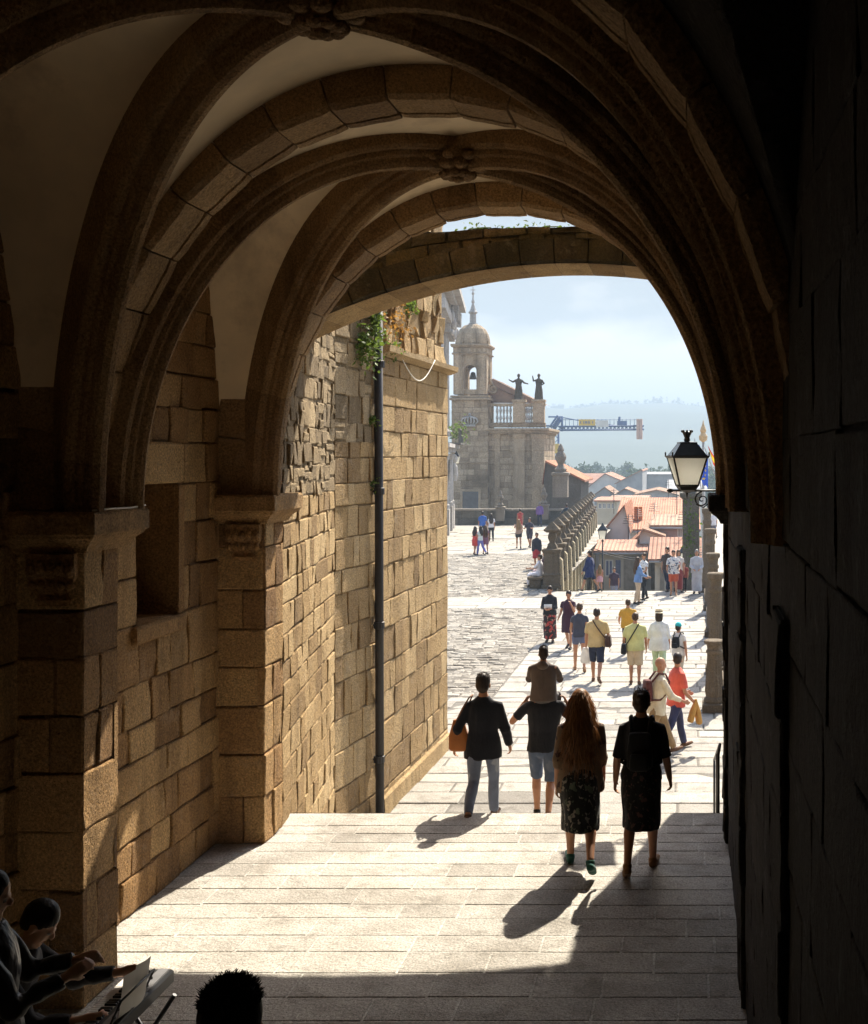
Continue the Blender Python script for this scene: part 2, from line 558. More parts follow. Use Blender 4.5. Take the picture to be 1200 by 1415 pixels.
for pi_, (y0, y1) in enumerate(PIERS):
    bm = NB(); lay = tl(bm)
    n = 19
    for i in range(n):
        a0, a1 = pi * i / n + .0022, pi * (i + 1) / n - .0022
        t = rng.uniform(.35, .95); j = rng.uniform(-.008, .008)
        sub = 5; prev = None
        for q in range(sub + 1):
            a = a0 + (a1 - a0) * q / sub
            e = .012 if q in (0, sub) else 0
            prof = [(y0 + .0, .5), (y0, .035 + e), (y0 + .035, .0 + e + j), (y1 - .16, e + j), (y1 - .15, .02 + e + j), (y1 - .13, .02 + e + j), (y1 - .12, e + j), (y1 - .03, 0 + e + j), (y1, .03 + e), (y1, .5)]
            vs = []
            for (yy, k) in prof:
                p = arch_pt(a, k); p.y = yy
                vs.append(bm.verts.new(p))
            if prev:
                for w in range(len(vs) - 1):
                    f = bm.faces.new([prev[w], vs[w], vs[w + 1], prev[w + 1]]); f[lay] = t
            else:
                f = bm.faces.new(vs); f[lay] = t
            prev = vs
        f = bm.faces.new(prev[::-1]); f[lay] = t
    pp('transverse_arch', bm, M_RIB)

# vault webs and diagonal ribs
WRISE = 2.99
def web_z(x, y, yc, hb):
    u = min(1, abs(x - XC) / 2.34); v = min(1, abs(y - yc) / hb)
    return ZS + WRISE * max(fA(u), fB(v))
bays = [(-5.0, 4.75), (5.15, 8.27), (8.68, 11.80)]
for bi, (y0, y1) in enumerate(bays):
    yc, hb = (y0 + y1) / 2, (y1 - y0) / 2
    bm = NB(); lay = tl(bm); nx, ny = 64, 56
    g = []
    for i in range(nx + 1):
        # cosine spacing brings points to the steep edges
        x = XC + 2.34 * sin((i / nx * 2 - 1) * pi / 2)
        if i == 0: xs = [XL - .05, x]
        row = []
        for j in range(ny + 1):
            y = yc + hb * sin((j / ny * 2 - 1) * pi / 2)
            row.append(bm.verts.new((x, y, web_z(x, y, yc, hb))))
        g.append(row)
    edgeL, edgeR = [], []
    for j in range(ny + 1):
        y = yc + hb * sin((j / ny * 2 - 1) * pi / 2)
        edgeL.append(bm.verts.new((XL - .08, y, web_z(XC - 2.34, y, yc, hb))))
        edgeR.append(bm.verts.new((XR + .30, y, web_z(XC + 2.34, y, yc, hb))))
    g = [edgeL] + g + [edgeR]
    for i in range(len(g) - 1):
        for j in range(ny):
            f = bm.faces.new([g[i][j], g[i][j + 1], g[i + 1][j + 1], g[i + 1][j]]); f[lay] = .5; f.smooth = True
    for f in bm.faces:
        if f.calc_center_median().x > XC + 1.25: f.material_index = 1  # right part of the web takes the stone with shade in its colour
    pp('vault_web', bm, [M_PLASTER, M_SHADE])
    if bi == 0: continue
    prof = [(-.17, .20), (-.17, -.06), (-.145, -.09), (-.105, -.10), (-.10, -.14), (-.075, -.16), (-.07, -.20), (-.05, -.235), (0, -.25),
            (.05, -.235), (.07, -.20), (.075, -.16), (.10, -.14), (.105, -.10), (.145, -.09), (.17, -.06), (.17, .20)]
    for sgn in (1, -1):
        for half in (-1, 1):
            bm = NB(); lay = tl(bm); prev = None
            N = 44; tcur = .6; segl = 0
            xbo = XC - (.20 if bi == 1 else .11); hx = (XC + half * 2.29 - xbo) * half
            side = V((-sgn * (hb + .02), hx, 0)); dirp = V((hx, sgn * (hb + .02), 0)).normalized()
            sidev = V((-dirp.y, dirp.x, 0))
            for k in range(N + 1):
                t_ = half * sin(k / N * pi / 2)           # 0 crown .. 1 springing
                x = xbo + hx * t_; y = yc + sgn * (hb + .02) * t_
                z = ZS + (WRISE - .02) * max(0, 1 - abs(t_) ** 2.2) ** .5
                dt = .004
                t2 = half * min(1, abs(t_) + dt); t1 = half * max(0, abs(t_) - dt)
                z2 = ZS + WRISE * max(0, 1 - abs(t2) ** 2.2) ** .5; z1 = ZS + WRISE * max(0, 1 - abs(t1) ** 2.2) ** .5
                dh = (t2 - t1) * sqrt(hx ** 2 + hb ** 2)
                tang = (dirp * dh + V((0, 0, z2 - z1))).normalized()
                nor = sidev.cross(tang)
                if nor.z < 0: nor = -nor
                if k > N - 2: nor = V((-half * dirp.x, -half * dirp.y, 0)) * -1
                out = nor
                vs = [bm.verts.new(V((x, y, z)) + sidev * (a * .84) + out * b) for (a, b) in prof]
                if k % 6 == 0: tcur = rng.uniform(.35, .8)
                if prev:
                    for w in range(len(vs) - 1):
                        f = bm.faces.new([prev[w], vs[w], vs[w + 1], prev[w + 1]]); f[lay] = tcur
                prev = vs
            pp('diagonal_rib', bm, M_RIB)
    # carved boss
    bm = NB()
    XB = XC - (.20 if bi == 1 else .11)
    zb = ZS + WRISE - .20
    lathe(bm, [(.05, -.10), (.12, -.09), (.17, -.04), (.19, .05), (.18, .2)], (XB, yc, zb), 18, .5)
    for k in range(10):
        a = 2 * pi * k / 10
        ball(bm, (XB + .19 * cos(a), yc + .19 * sin(a), zb - .02), (.062, .062, .045), 8, 6, .5)
        ball(bm, (XB + .11 * cos(a + .3), yc + .11 * sin(a + .3), zb - .08), (.05, .05, .04), 8, 6, .5)
        ball(bm, (XB + .26 * cos(a + .2), yc + .26 * sin(a + .2), zb + .03), (.05, .05, .035), 8, 6, .45)
    ball(bm, (XB, yc, zb - .10), (.055, .055, .05), 10, 8, .5)
    pp('boss', bm, M_RIB, smooth=True)

# outer face of the gatehouse above the last arch
bm = NB()
n = 40
for i in range(n):
    a0, a1 = pi * i / n, pi * (i + 1) / n
    p0, p1 = arch_pt(a0, .3), arch_pt(a1, .3)
    q0 = V((XC + (p0.x - XC) * 3, 0, 12)); q1 = V((XC + (p1.x - XC) * 3, 0, 12))
    for p in (p0, p1, q0, q1): p.y = 12.20
    quad(bm, [p0, p1, q1, q0], .5)
for s in (-1, 1):
    xx = XC + s * (HS + .3)
    quad(bm, [(xx, 12.2, -2), (XC + s * (HS + .3) * 3, 12.2, -2), (XC + s * (HS + .3) * 3, 12.2, 12), (xx, 12.2, ZS)], .5)
pp('outer_face', bm, M_OUT)
bm = NB()  # unseen roof sheet, added to keep sun from leaking into the vault
quad(bm, [(-9, -5, 9), (6, -5, 9), (6, 12.2, 9), (-9, 12.2, 9)], .5)
pp('roof', bm, M_GREY)

# cable clipped to the capital and up the rib
bm = NB()
pts = [V((PL + .13, 8.09, 3.34)), V((PL + .15, 8.3, 3.345)), V((PL + .145, 8.6, 3.338)), V((PL + .13, 8.87, 3.345))]
for k in range(14):
    t_ = 1 - k / 13 * .62
    x = XC - 2.22 * t_; y = 10.24 - 1.58 * t_
    z = ZS + WRISE * max(0, 1 - t_ ** 2.2) ** .5
    pts.append(V((x - .06, y + .24, max(3.36, z - .2))))
tube(bm, pts, .007, 6)
tag(obj('cable', bm, M_CABLE), 'thin pale cable looped over the capital and up the vault rib', 'cable')

# ------------------------------------------------------------------ floors of the passage and the steps
rng = random.Random(9)
EDGE = 12.75
bm = NB()
paving(bm, XL - .1, XR + .1, 4.6, EDGE, 0, rng, rd=(.25, .40), sw=(.45, 1.25), gap=.018, jit=.0014, edge=.004, bed=.0048, wavy=.05)
quad(bm, [(XL, EDGE, 0), (XR, EDGE, 0), (XR, EDGE, -.17), (XL, EDGE, -.17)], .4)
tag(obj('landing_floor', bm, M_PAVE), 'worn granite slabs of the landing', None, kind='structure')
bm = NB()
for k in range(1, 24):
    y1 = 4.6 - .36 * (k - 1); y0 = y1 - .36; z = .17 * k
    x = XL
    while x < XR:
        w = rng.uniform(.8, 1.6); x2 = min(XR, x + w)
        box(bm, x + .004, x2 - .004, y0 - .02, y1, z - .3, z, rng.uniform(.3, .9), .012)
        x = x2
tag(obj('upper_steps', bm, M_PAVE), kind='structure')
bm = NB()
for k in range(1, 10):
    y0 = EDGE + .57 * (k - 1); y1 = y0 + .57; z = -.165 * k
    if k == 9: break
    x = -5.2
    while x < 1.4:
        w = rng.uniform(.8, 1.6); x2 = min(1.4, x + w)
        box(bm, x + .004, x2 - .004, y0 - .02, y1, z - .3, z, rng.uniform(.4, .9), .012)
        x = x2
tag(obj('outer_steps', bm, M_PAVE2), kind='structure')
YP = EDGE + .57 * 8                 # where the plaza starts
ZP = -1.5

bm = NB()
# slabs in front of the passage and along the right
def in_view(x, y): return -.205 * y - 2.0 < x < .08 * y + 2.5
paving(bm, -6, 4, YP, 26.5, ZP, rng, rd=(.45, .62), sw=(.7, 1.8), gap=.03, jit=.010, edge=.02, clip=in_view)
paving(bm, -4.2, 6, 26.5, 47.5, ZP, rng, rd=(.5, .7), sw=(.8, 1.9), gap=.035, jit=.010, edge=.02, clip=in_view)
paving(bm, -14, -4.2, 42.0, 45.2, ZP, rng, rd=(.8, 1.0), sw=(1.2, 2.6), gap=.04, jit=.008, edge=.02, clip=in_view)
paving(bm, -24, -5.4, 65.5, 93, ZP, rng, rd=(.8, 1.1), sw=(1.2, 2.6), gap=.05, jit=.01, edge=.025, clip=in_view)
tag(obj('plaza_pavement', bm, M_PAVE2), kind='structure')
bm = NB()
paving(bm, -20, -4.2, 26.5, 42.0, ZP, rng, rd=(.17, .25), sw=(.26, .5), gap=.035, jit=.018, edge=.03, clip=in_view, wavy=.25)
paving(bm, -20, -5.2, 45.2, 65.5, ZP, rng, rd=(.2, .28), sw=(.3, .55), gap=.04, jit=.018, edge=.035, clip=in_view, wavy=.25)
tag(obj('cobbled_pavement', bm, M_SETT), kind='structure')
# terrace body left and right of the ramp
def slab_poly(bm, pts, z, t=.4):
    f = bm.faces.new([bm.verts.new((x, y, z)) for (x, y) in pts]); f[tl(bm)] = t
bm = NB()
slab_poly(bm, [(-60, YP), (-5.2, YP), (-5.2, 48), (-7.0, 93.4), (-60, 93.4)], ZP - .03)
slab_poly(bm, [(-5.2, YP), (20, YP), (20, 47.5), (-5.2, 47.5)], ZP - .03)
slab_poly(bm, [(.95, 47.5), (20, 47.5), (20, 110), (2.4, 110)], ZP - .02, .6)
tag(obj('square_ground', bm, M_PAVE2, recalc=True), kind='structure')
# ------------------------------------------------------------------ walls outside the passage
rng = random.Random(21)
def leaf_plant(name, label, centre, spread, n, size, m, seed, droop=.4, group=None, cat='plant', stems=True):
    r = random.Random(seed); bm = NB(); c = V(centre)
    for k in range(n):
        d = V((r.gauss(0, 1), r.gauss(0, 1), r.gauss(0, 1)))
        p = c + V((d.x * spread[0], d.y * spread[1], d.z * spread[2]))
        s = size * r.uniform(.5, 1.3)
        a = V((r.uniform(-1, 1), r.uniform(-1, 1), r.uniform(-droop - .5, .6))).normalized()
        b = a.cross(V((r.uniform(-1, 1), r.uniform(-1, 1), r.uniform(-1, 1)))).normalized()
        n_ = a.cross(b)
        q = [p - a * s * .1, p + a * s * .4 + b * s * .32 + n_ * s * .06, p + a * s, p + a * s * .4 - b * s * .32 + n_ * s * .06]
        quad(bm, q, .5)
    bs = None
    if stems:
        bs = NB()
        for k in range(max(5, n // 40)):
            d = V((r.gauss(0, 1) * spread[0], r.gauss(0, 1) * spread[1], r.gauss(0, .8) * spread[2]))
            tube(bs, [c - V((spread[0] * .6, 0, 0)), c + d * .5 + V((0, 0, spread[2] * .3)), c + d], .006, 4)
    r_ = empty(name, c); tag(r_, label, cat, group)
    o = obj('leaves', bm, m); o.parent = r_; o.matrix_parent_inverse = Matrix.Translation(-c)
    if bs is not None: q = obj('stem', bs, m); q.parent = r_; q.matrix_parent_inverse = Matrix.Translation(-c)
    return r_

# wall just outside the arch, turning to a shaded face by the drainpipe, then the long golden wall
AX = [(-4.04, 12.28), (-4.62, 16.1), (-4.44, 17.55)]
bx = [(-4.42, 17.72), (-4.28, 21.95)]
awall = empty('rough_wall', (-4.3, 14.2, 0))
tag(awall, 'patched rough stone wall between the passage mouth and the drainpipe', 'wall', 'walls of the square')
def child(parent, name, bm, m, smooth=False, recalc=True):
    o = obj(name, bm, m, None, smooth, recalc)
    o.parent = parent
    o.matrix_parent_inverse = parent.matrix_basis.inverted() if parent.parent is None else Matrix.Identity(4)
    return o
bm = NB()
P, L = wallP(*AX[0], *AX[1], ZP, 1)
masonry(bm, P, L, 4.75, rng, ch=(.22, .36), cw=(.22, .62), proud=.013, rough=.008)
P2, L2 = wallP(*AX[1], *AX[2], ZP, 1)
masonry(bm, P2, L2, 5.4, rng, ch=(.3, .5), cw=(.22, .5), proud=.02, rough=.008)
child(awall, 'coursed_face', bm, M_OUT, recalc=False)
bm = NB()
P, L = wallP(AX[0][0], AX[0][1], AX[1][0], AX[1][1], ZP + 4.75, 1)
masonry(bm, P, L, 4.0, rng, ch=(.16, .34), cw=(.16, .5), proud=.018, rough=.016, rub=.25, gap=.022, bedd=.012, mort=.4)
P2, L2 = wallP(*AX[1], *AX[2], ZP + 5.4, 1)
masonry(bm, P2, L2, 3.2, rng, ch=(.2, .4), cw=(.2, .5), proud=.018, rough=.014, rub=.2, gap=.02, bedd=.012, mort=.4)
child(awall, 'rubble_face', bm, M_RUB, recalc=False)
bm = NB()   # back and top close the wall
quad(bm, [(AX[2][0], AX[2][1], ZP), (-6.5, AX[2][1] + .1, ZP), (-6.5, AX[2][1] + .1, 7.2), (AX[2][0], AX[2][1], 7.2)], .5)
quad(bm, [(AX[0][0] - .1, AX[0][1], 7.2), (AX[1][0] - .05, AX[1][1], 7.2), (AX[2][0], AX[2][1], 7.2), (-6.5, 17.6, 7.2), (-6.5, 12.3, 7.2)], .4)
child(awall, 'wall_top', bm, M_RUB)

bwall = empty('dressed_wall', (-4.35, 19.8, ZP))
tag(bwall, 'tall golden wall of squared stone blocks with a sloping ledge near the top', 'wall', 'walls of the square')
bm = NB()
P, L = wallP(*bx[0], *bx[1], ZP, 1)
masonry(bm, P, L, 6.65, rng, ch=(.34, .52), cw=(.28, .78), proud=.013, rough=.009)
Pe, Le = wallP(-6.5, bx[0][1], *bx[0], ZP, 1)
masonry(bm, Pe, Le, 6.65, rng, ch=(.34, .52), cw=(.4, .78), proud=.02, rough=.01)
Pf, Lf = wallP(*bx[1], -7.0, 22.3, ZP, 1)
masonry(bm, Pf, Lf, 6.65, rng, ch=(.34, .52), cw=(.4, .78), proud=.02, rough=.01)
child(bwall, 'coursed_face', bm, M_OUT, recalc=False)
bm = NB()
P, L = wallP(bx[0][0] - .12, bx[0][1], bx[1][0] - .10, bx[1][1] - .05, ZP + 6.79, 1)
masonry(bm, P, L, 2.6, rng, ch=(.3, .55), cw=(.2, .55), proud=.07, rough=.03, rub=.15, gap=.02)
Pf, Lf = wallP(bx[1][0] - .10, bx[1][1] - .05, -7.0, 22.2, ZP + 6.79, 1)
masonry(bm, Pf, Lf, 2.6, rng, ch=(.3, .55), cw=(.4, .6), proud=.03)
Pe, Le = wallP(-6.5, bx[0][1], bx[0][0] - .12, bx[0][1], ZP + 6.79, 1)
masonry(bm, Pe, Le, 2.6, rng, ch=(.3, .55), cw=(.4, .6), proud=.03)
child(bwall, 'upper_face', bm, M_OUT, recalc=False)
bm = NB()
Pl, Ll = wallP(*bx[0], *bx[1], ZP + 6.65, 1)
for k in range(6):
    s0, s1 = -.05 + (Ll + .25) * k / 6 + .004, -.05 + (Ll + .25) * (k + 1) / 6 - .004
    j = rng.uniform(-.012, .012)
    prof = [(-.3, .0), (.02, .0), (.06, .02), (.15, .06), (.16, .14 + j), (-.3, .16 + j)]
    a = [bm.verts.new(Pl(s0, z, d)) for d, z in prof]; b = [bm.verts.new(Pl(s1, z, d)) for d, z in prof]
    t = rng.uniform(.5, .95); lay = tl(bm)
    for w in range(len(prof)):
        f = bm.faces.new([a[w], a[(w + 1) % 6], b[(w + 1) % 6], b[w]]); f[lay] = t
    f = bm.faces.new(a); f[lay] = t; f = bm.faces.new(b[::-1]); f[lay] = t
child(bwall, 'ledge', bm, M_OUT)
bm = NB()
quad(bm, [(-4.5, 17.7, ZP + 9.4), (-4.4, 21.9, ZP + 9.4), (-7, 22.2, ZP + 9.4), (-6.5, 17.7, ZP + 9.4)], .5)
child(bwall, 'wall_top', bm, M_OUT)
# base course of the golden wall
bm = NB()
Pl, Ll = wallP(*bx[0], *bx[1], ZP - .02, 1)
for k in range(5):
    a, b = Ll * k / 5 + .004, Ll * (k + 1) / 5 - .004
    pts = [(a, .0, .07), (b, .0, .07), (b, .27, .06), (a, .27, .06), (a, .30, -.02), (b, .30, -.02)]
    t = rng.uniform(.5, .9)
    quad(bm, [Pl(*pts[0]), Pl(*pts[1]), Pl(*pts[2]), Pl(*pts[3])], t)
    quad(bm, [Pl(*pts[3]), Pl(*pts[2]), Pl(*pts[5]), Pl(*pts[4])], t)
child(bwall, 'plinth', bm, M_OUT, recalc=False)

# drainpipe
pipe = empty('drainpipe', (-4.40, 17.48, ZP)); tag(pipe, 'dark iron drainpipe running down the corner of the two stone walls', 'drainpipe')
bm = NB(); tube(bm, [(-4.36, 17.45, ZP), (-4.37, 17.45, 2), (-4.385, 17.45, 6.6)], .062, 12)
child(pipe, 'pipe', bm, M_PIPE)
for z in (-.6, 1.3, 3.2, 5.0):
    bm = NB(); lathe(bm, [(.064, -.05), (.078, -.045), (.078, .045), (.064, .05)], (-4.37, 17.45, z), 12)
    box(bm, -4.52, -4.37, 17.44, 17.47, z - .015, z + .015)
    child(pipe, 'bracket', bm, M_PIPE)

leaf_plant('wall_plant', 'bushy green plant growing out of the wall by the top of the drainpipe', at(503, 478, 16.9), (.11, .13, .15), 340, .075, M_LEAF, 1)
leaf_plant('wall_plant', 'green creeper hanging from the wall just above the bushy plant', at(519, 447, 17.2), (.05, .08, .17), 200, .075, M_LEAF, 2)
leaf_plant('wall_plant', 'small green tuft sprouting beside the drainpipe halfway up', at(515, 580, 17.35), (.04, .04, .04), 60, .06, M_LEAF, 3)
leaf_plant('wall_plant', 'small trailing sprig on the drainpipe below the halfway tuft', at(516, 670, 17.38), (.05, .04, .05), 60, .06, M_LEAF, 4)
leaf_plant('wall_plant', 'orange and green weeds covering the wall above the sloping ledge', at(548, 440, 18.7), (.07, .5, .20), 260, .06, M_LEAF2, 5)
leaf_plant('wall_plant', 'green weeds rooted on the near end of the sloping ledge', at(541, 482, 18.1), (.06, .2, .10), 150, .06, M_LEAF, 6)
leaf_plant('wall_plant', 'little green weed high on the golden wall under the flying arch', at(567, 424, 19.6), (.05, .12, .06), 110, .07, M_LEAF, 7)
bm = NB()
pts = []
for k in range(15):
    t_ = k / 14
    pts.append((-4.42 + .15 * t_ + .21, 18.2 + 1.6 * t_, 5.12 - .32 * sin(pi * t_) + .12 * t_))
tube(bm, pts, .008, 6)
tag(obj('cable', bm, M_CABLE), 'pale cable hanging in a loop below the sloping ledge', 'cable')

# flying arch outside
farch = empty('flying_arch', (-1.9, 13.9, 5.5)); tag(farch, 'flat mossy stone arch spanning between the walls outside the passage', 'arch')
FY0, FY1 = 13.4, 14.42
def fl(x):  # underside
    return 5.81 - .078 * (x + 1.25) ** 2
FXa, FXb = -4.75, .75
def ftop(x): return 6.2 - .028 * (x + 1.25) ** 2 + .03 * noise.noise(V((x * 2.2, 0, 1)))
bm = NB(); lay = tl(bm)
n = 15
for i in range(n):
    x0 = FXa + (FXb - FXa) * i / n + .006; x1 = FXa + (FXb - FXa) * (i + 1) / n - .006
    t = rng.uniform(.2, .95); pr = rng.uniform(-.01, .02); th = rng.uniform(.25, .29)
    prev = None
    for q in range(5):
        x = x0 + (x1 - x0) * q / 4
        sl = (fl(x + .01) - fl(x - .01)) / .02
        nrm = V((-sl, 0, 1)).normalized()
        e = .012 if q in (0, 4) else 0
        pts = [(FY0 - pr + e, .03), (FY0 + .04, e), (FY1 - .04, e), (FY1 + pr - e, .03), (FY1 + pr - e, th), (FY0 - pr + e, th)]
        vs = [bm.verts.new(V((x, yy, fl(x))) + nrm * k) for (yy, k) in pts]
        if prev:
            for w in range(6):
                f = bm.faces.new([prev[w], vs[w], vs[(w + 1) % 6], prev[(w + 1) % 6]]); f[lay] = t
        else: f = bm.faces.new(vs); f[lay] = t
        prev = vs
    f = bm.faces.new(prev[::-1]); f[lay] = t
child(farch, 'arch_ring', bm, M_MOSS)
bm = NB()
for i in range(n):
    t = rng.uniform(.3, .9)
    for q in range(4):
        xa = FXa + (FXb - FXa) * (i + .004 + .248 * q) / n; xb = FXa + (FXb - FXa) * (i + .004 + .248 * (q + 1)) / n
        quad(bm, [(xa, FY0 + .05, fl(xa) - .004), (xb, FY0 + .05, fl(xb) - .004), (xb, FY1 - .05, fl(xb) - .004), (xa, FY1 - .05, fl(xa) - .004)], t)
child(farch, 'soffit', bm, M_OUT, recalc=False)
bm = NB()
for (yy, flip) in ((FY0 + .02, 1), (FY1 - .02, -1)):
    def PF(s, z, d, yy=yy, flip=flip):
        x = FXa + s
        return V((x, yy - flip * d, fl(x) + .26 + z * (ftop(x) - fl(x) - .26)))
    masonry(bm, PF, FXb - FXa, 1, rng, ch=(.3, .5), cw=(.2, .5), proud=.03, rough=.02, rub=.2, curved=True)
lay = tl(bm)
for i in range(60):
    xa = FXa + (FXb - FXa) * i / 60; xb = FXa + (FXb - FXa) * (i + 1) / 60
    def tz(x, y): return ftop(x) - .01 + .06 * noise.noise(V((x * 5, y * 3, 7)))
    for j in range(4):
        ya = FY0 + .01 + (FY1 - FY0 - .02) * j / 4; yb = FY0 + .01 + (FY1 - FY0 - .02) * (j + 1) / 4
        quad(bm, [(xa, ya, tz(xa, ya)), (xb, ya, tz(xb, ya)), (xb, yb, tz(xb, yb)), (xa, yb, tz(xa, yb))], .4)
child(farch, 'rubble_fill', bm, M_MOSS, recalc=False)
for (px, s, lab) in ((655, .8, 'thin weeds on top of the flying arch left of its middle'), (748, 1.0, 'small yellow green plant on the crest of the flying arch'), (700, .5, 'low weeds at the middle of the flying arch crest')):
    p = at(px, 311, 13.6); p.z = tz(p.x, 13.6) + .03
    leaf_plant('arch_plant', lab, p, (.13 * s, .1, .05 * s), int(70 * s), .045, M_LEAF, px)

# right hand wall outside the passage
rwall = empty('side_wall', (.7, 15, ZP)); tag(rwall, 'dark shaded wall holding the lamp bracket outside the passage mouth', 'wall', 'walls of the square')
bm = NB()
P, L = wallP(.49, 15.3, .46, 12.24, ZP, 1)
masonry(bm, P, L, 7.0, rng, ch=(.35, .5), cw=(.4, .9), proud=.02)
Pe, Le = wallP(2.5, 15.3, .49, 15.3, ZP, 1)
masonry(bm, Pe, Le, 7.0, rng, ch=(.35, .5), cw=(.4, .9), proud=.02)
quad(bm, [(.50, 12.2, ZP + 7), (.49, 15.26, ZP + 7), (2.5, 15.26, ZP + 7), (2.5, 12.2, ZP + 7)], .4)
quad(bm, [(2.5, 12.2, ZP), (2.5, 15.26, ZP), (2.5, 15.26, ZP + 7), (2.5, 12.2, ZP + 7)], .4)
child(rwall, 'coursed_face', bm, M_SHADE, recalc=False)
# handrail at the right of the steps
bm = NB()
tube(bm, [(.34, 13.5, -.35), (.34, 13.5, .42), (.36, 13.56, .52), (.36, 14.6, .20), (.36, 16.4, -.35)], .017, 8)
tube(bm, [(.36, 14.95, -.72), (.36, 14.95, .1)], .015, 8)
tube(bm, [(.36, 16.4, -1.2), (.36, 16.4, -.35)], .015, 8)
tag(obj('handrail', bm, M_IRON), 'thin iron handrail at the foot of the dark wall', 'handrail')

# street lantern on its bracket
LP = at(949, 678, 14.9)
lamp = empty('street_lantern', (.47, LP.y, LP.z)); tag(lamp, 'black four sided street lantern with frosted panes on a scrolled wall bracket', 'lantern', 'street lanterns')
bm = NB()
zx = LP.z
tube(bm, [(.56, LP.y, zx), (-.20, LP.y, zx)], .014, 8)
tube(bm, [(-.20, LP.y, zx), (-.225, LP.y, zx), (-.25, LP.y, zx), (-.27, LP.y, zx)], [.022, .034, .026, .004], 8)
ball(bm, (-.205, LP.y, zx), .024)
def spiral(cx, cz, r, a0, turns, sgn=1, r1=.012):
    pts = []
    for k in range(26):
        t_ = k / 25
        rr = r * (1 - t_) + r1 * t_
        a = a0 + sgn * turns * 2 * pi * t_
        pts.append((cx + rr * cos(a), LP.y, cz + rr * sin(a)))
    return pts
tube(bm, spiral(.20, zx - .12, .105, pi * .5, 1.6, 1), .010, 6)
tube(bm, spiral(.42, zx - .09, .075, pi * .5, 1.5, -1), .009, 6)
tube(bm, [(.12, LP.y, zx - .18), (.22, LP.y, zx - .225), (.34, LP.y, zx - .12), (.42, LP.y, zx - .03), (.52, LP.y, zx - .0)], .010, 6)
tube(bm, [(.30, LP.y, zx - .15), (.42, LP.y, zx - .19), (.50, LP.y, zx - .24), (.56, LP.y, zx - .24)], .011, 6)
lathe(bm, [(.01, -.2), (.03, -.17), (.05, -.11), (.03, -.05), (.012, -.03)], (.47, LP.y, zx - .05), 8)
ball(bm, (.47, LP.y, zx - .24), .04)
tube(bm, [(-.0, LP.y, zx - .11), (-.0, LP.y, zx + .05)], [.006, .03], 8)
child(lamp, 'bracket', bm, M_IRON)
cx, cy = 0.0, LP.y
zb, zt = zx + .07, zx + .445
hb_, ht_ = .125, .225
rot = radians(12)
Mz = Matrix.Translation((cx, cy, 0)) @ Matrix.Rotation(rot, 4, 'Z')
bm = NB()
cr = [(-1, -1), (1, -1), (1, 1), (-1, 1)]
for (a, b) in cr:
    tube(bm, [Mz @ V((a * hb_, b * hb_, zb)), Mz @ V((a * ht_, b * ht_, zt))], .013, 6)
for i in range(4):
    (a, b), (c, d) = cr[i], cr[(i + 1) % 4]
    tube(bm, [Mz @ V((a * hb_, b * hb_, zb)), Mz @ V((c * hb_, d * hb_, zb))], .014, 6)
rloft(bm, [(zt - .012, -ht_ - .01, ht_ + .01, -ht_ - .01, ht_ + .01), (zt + .012, -ht_ - .03, ht_ + .03, -ht_ - .03, ht_ + .03), (zt + .022, -ht_ - .03, ht_ + .03, -ht_ - .03, ht_ + .03)], .5, Mz)
for (a, b) in cr:
    ball(bm, Mz @ V((a * (ht_ + .02), b * (ht_ + .02), zt + .045)), (.012, .012, .03), 6, 5)
rloft(bm, [(zb - .10, -.03, .03, -.03, .03), (zb - .06, -.10, .10, -.10, .10), (zb - .015, -hb_, hb_, -hb_, hb_), (zb + .01, -hb_ + .01, hb_ - .01, -hb_ + .01, hb_ - .01)], .5, Mz)
child(lamp, 'frame', bm, M_IRON)
bm = NB()
rloft(bm, [(zt + .022, -ht_ - .0, ht_ + .0, -ht_, ht_), (zt + .18, -.115, .115, -.115, .115), (zt + .20, -.115, .115, -.115, .115), (zt + .21, -.05, .05, -.05, .05)], .5, Mz)
child(lamp, 'roof', bm, plain('lantern_roof', (.03, .045, .06), .25, .2, 8, spec=.7))
bm = NB()
lathe(bm, [(.03, .2), (.045, .23), (.035, .26), (.06, .32), (.075, .335), (.06, .34), (.03, .345)], (cx, cy, zt), 10)
for k in range(8):
    a = k * pi / 4
    ball(bm, (cx + .065 * cos(a), cy + .065 * sin(a), zt + .345), (.016, .016, .02), 6, 5)
child(lamp, 'finial', bm, M_IRON)
for i in range(4):
    (a, b), (c, d) = cr[i], cr[(i + 1) % 4]
    bm = NB(); e = .985
    o_ = [Mz @ V((a * hb_ * e, b * hb_ * e, zb + .012)), Mz @ V((c * hb_ * e, d * hb_ * e, zb + .012)), Mz @ V((c * ht_ * e, d * ht_ * e, zt - .012)), Mz @ V((a * ht_ * e, b * ht_ * e, zt - .012))]
    ctr = sum(o_, V()) / 4; inn = (V((cx, cy, ctr.z)) - ctr).normalized() * .006
    v1 = [bm.verts.new(p) for p in o_]
    bm.faces.new(v1)
    child(lamp, 'pane', bm, M_FROST)

lamp.scale = (.91, .91, .91); lamp.location.x -= .045
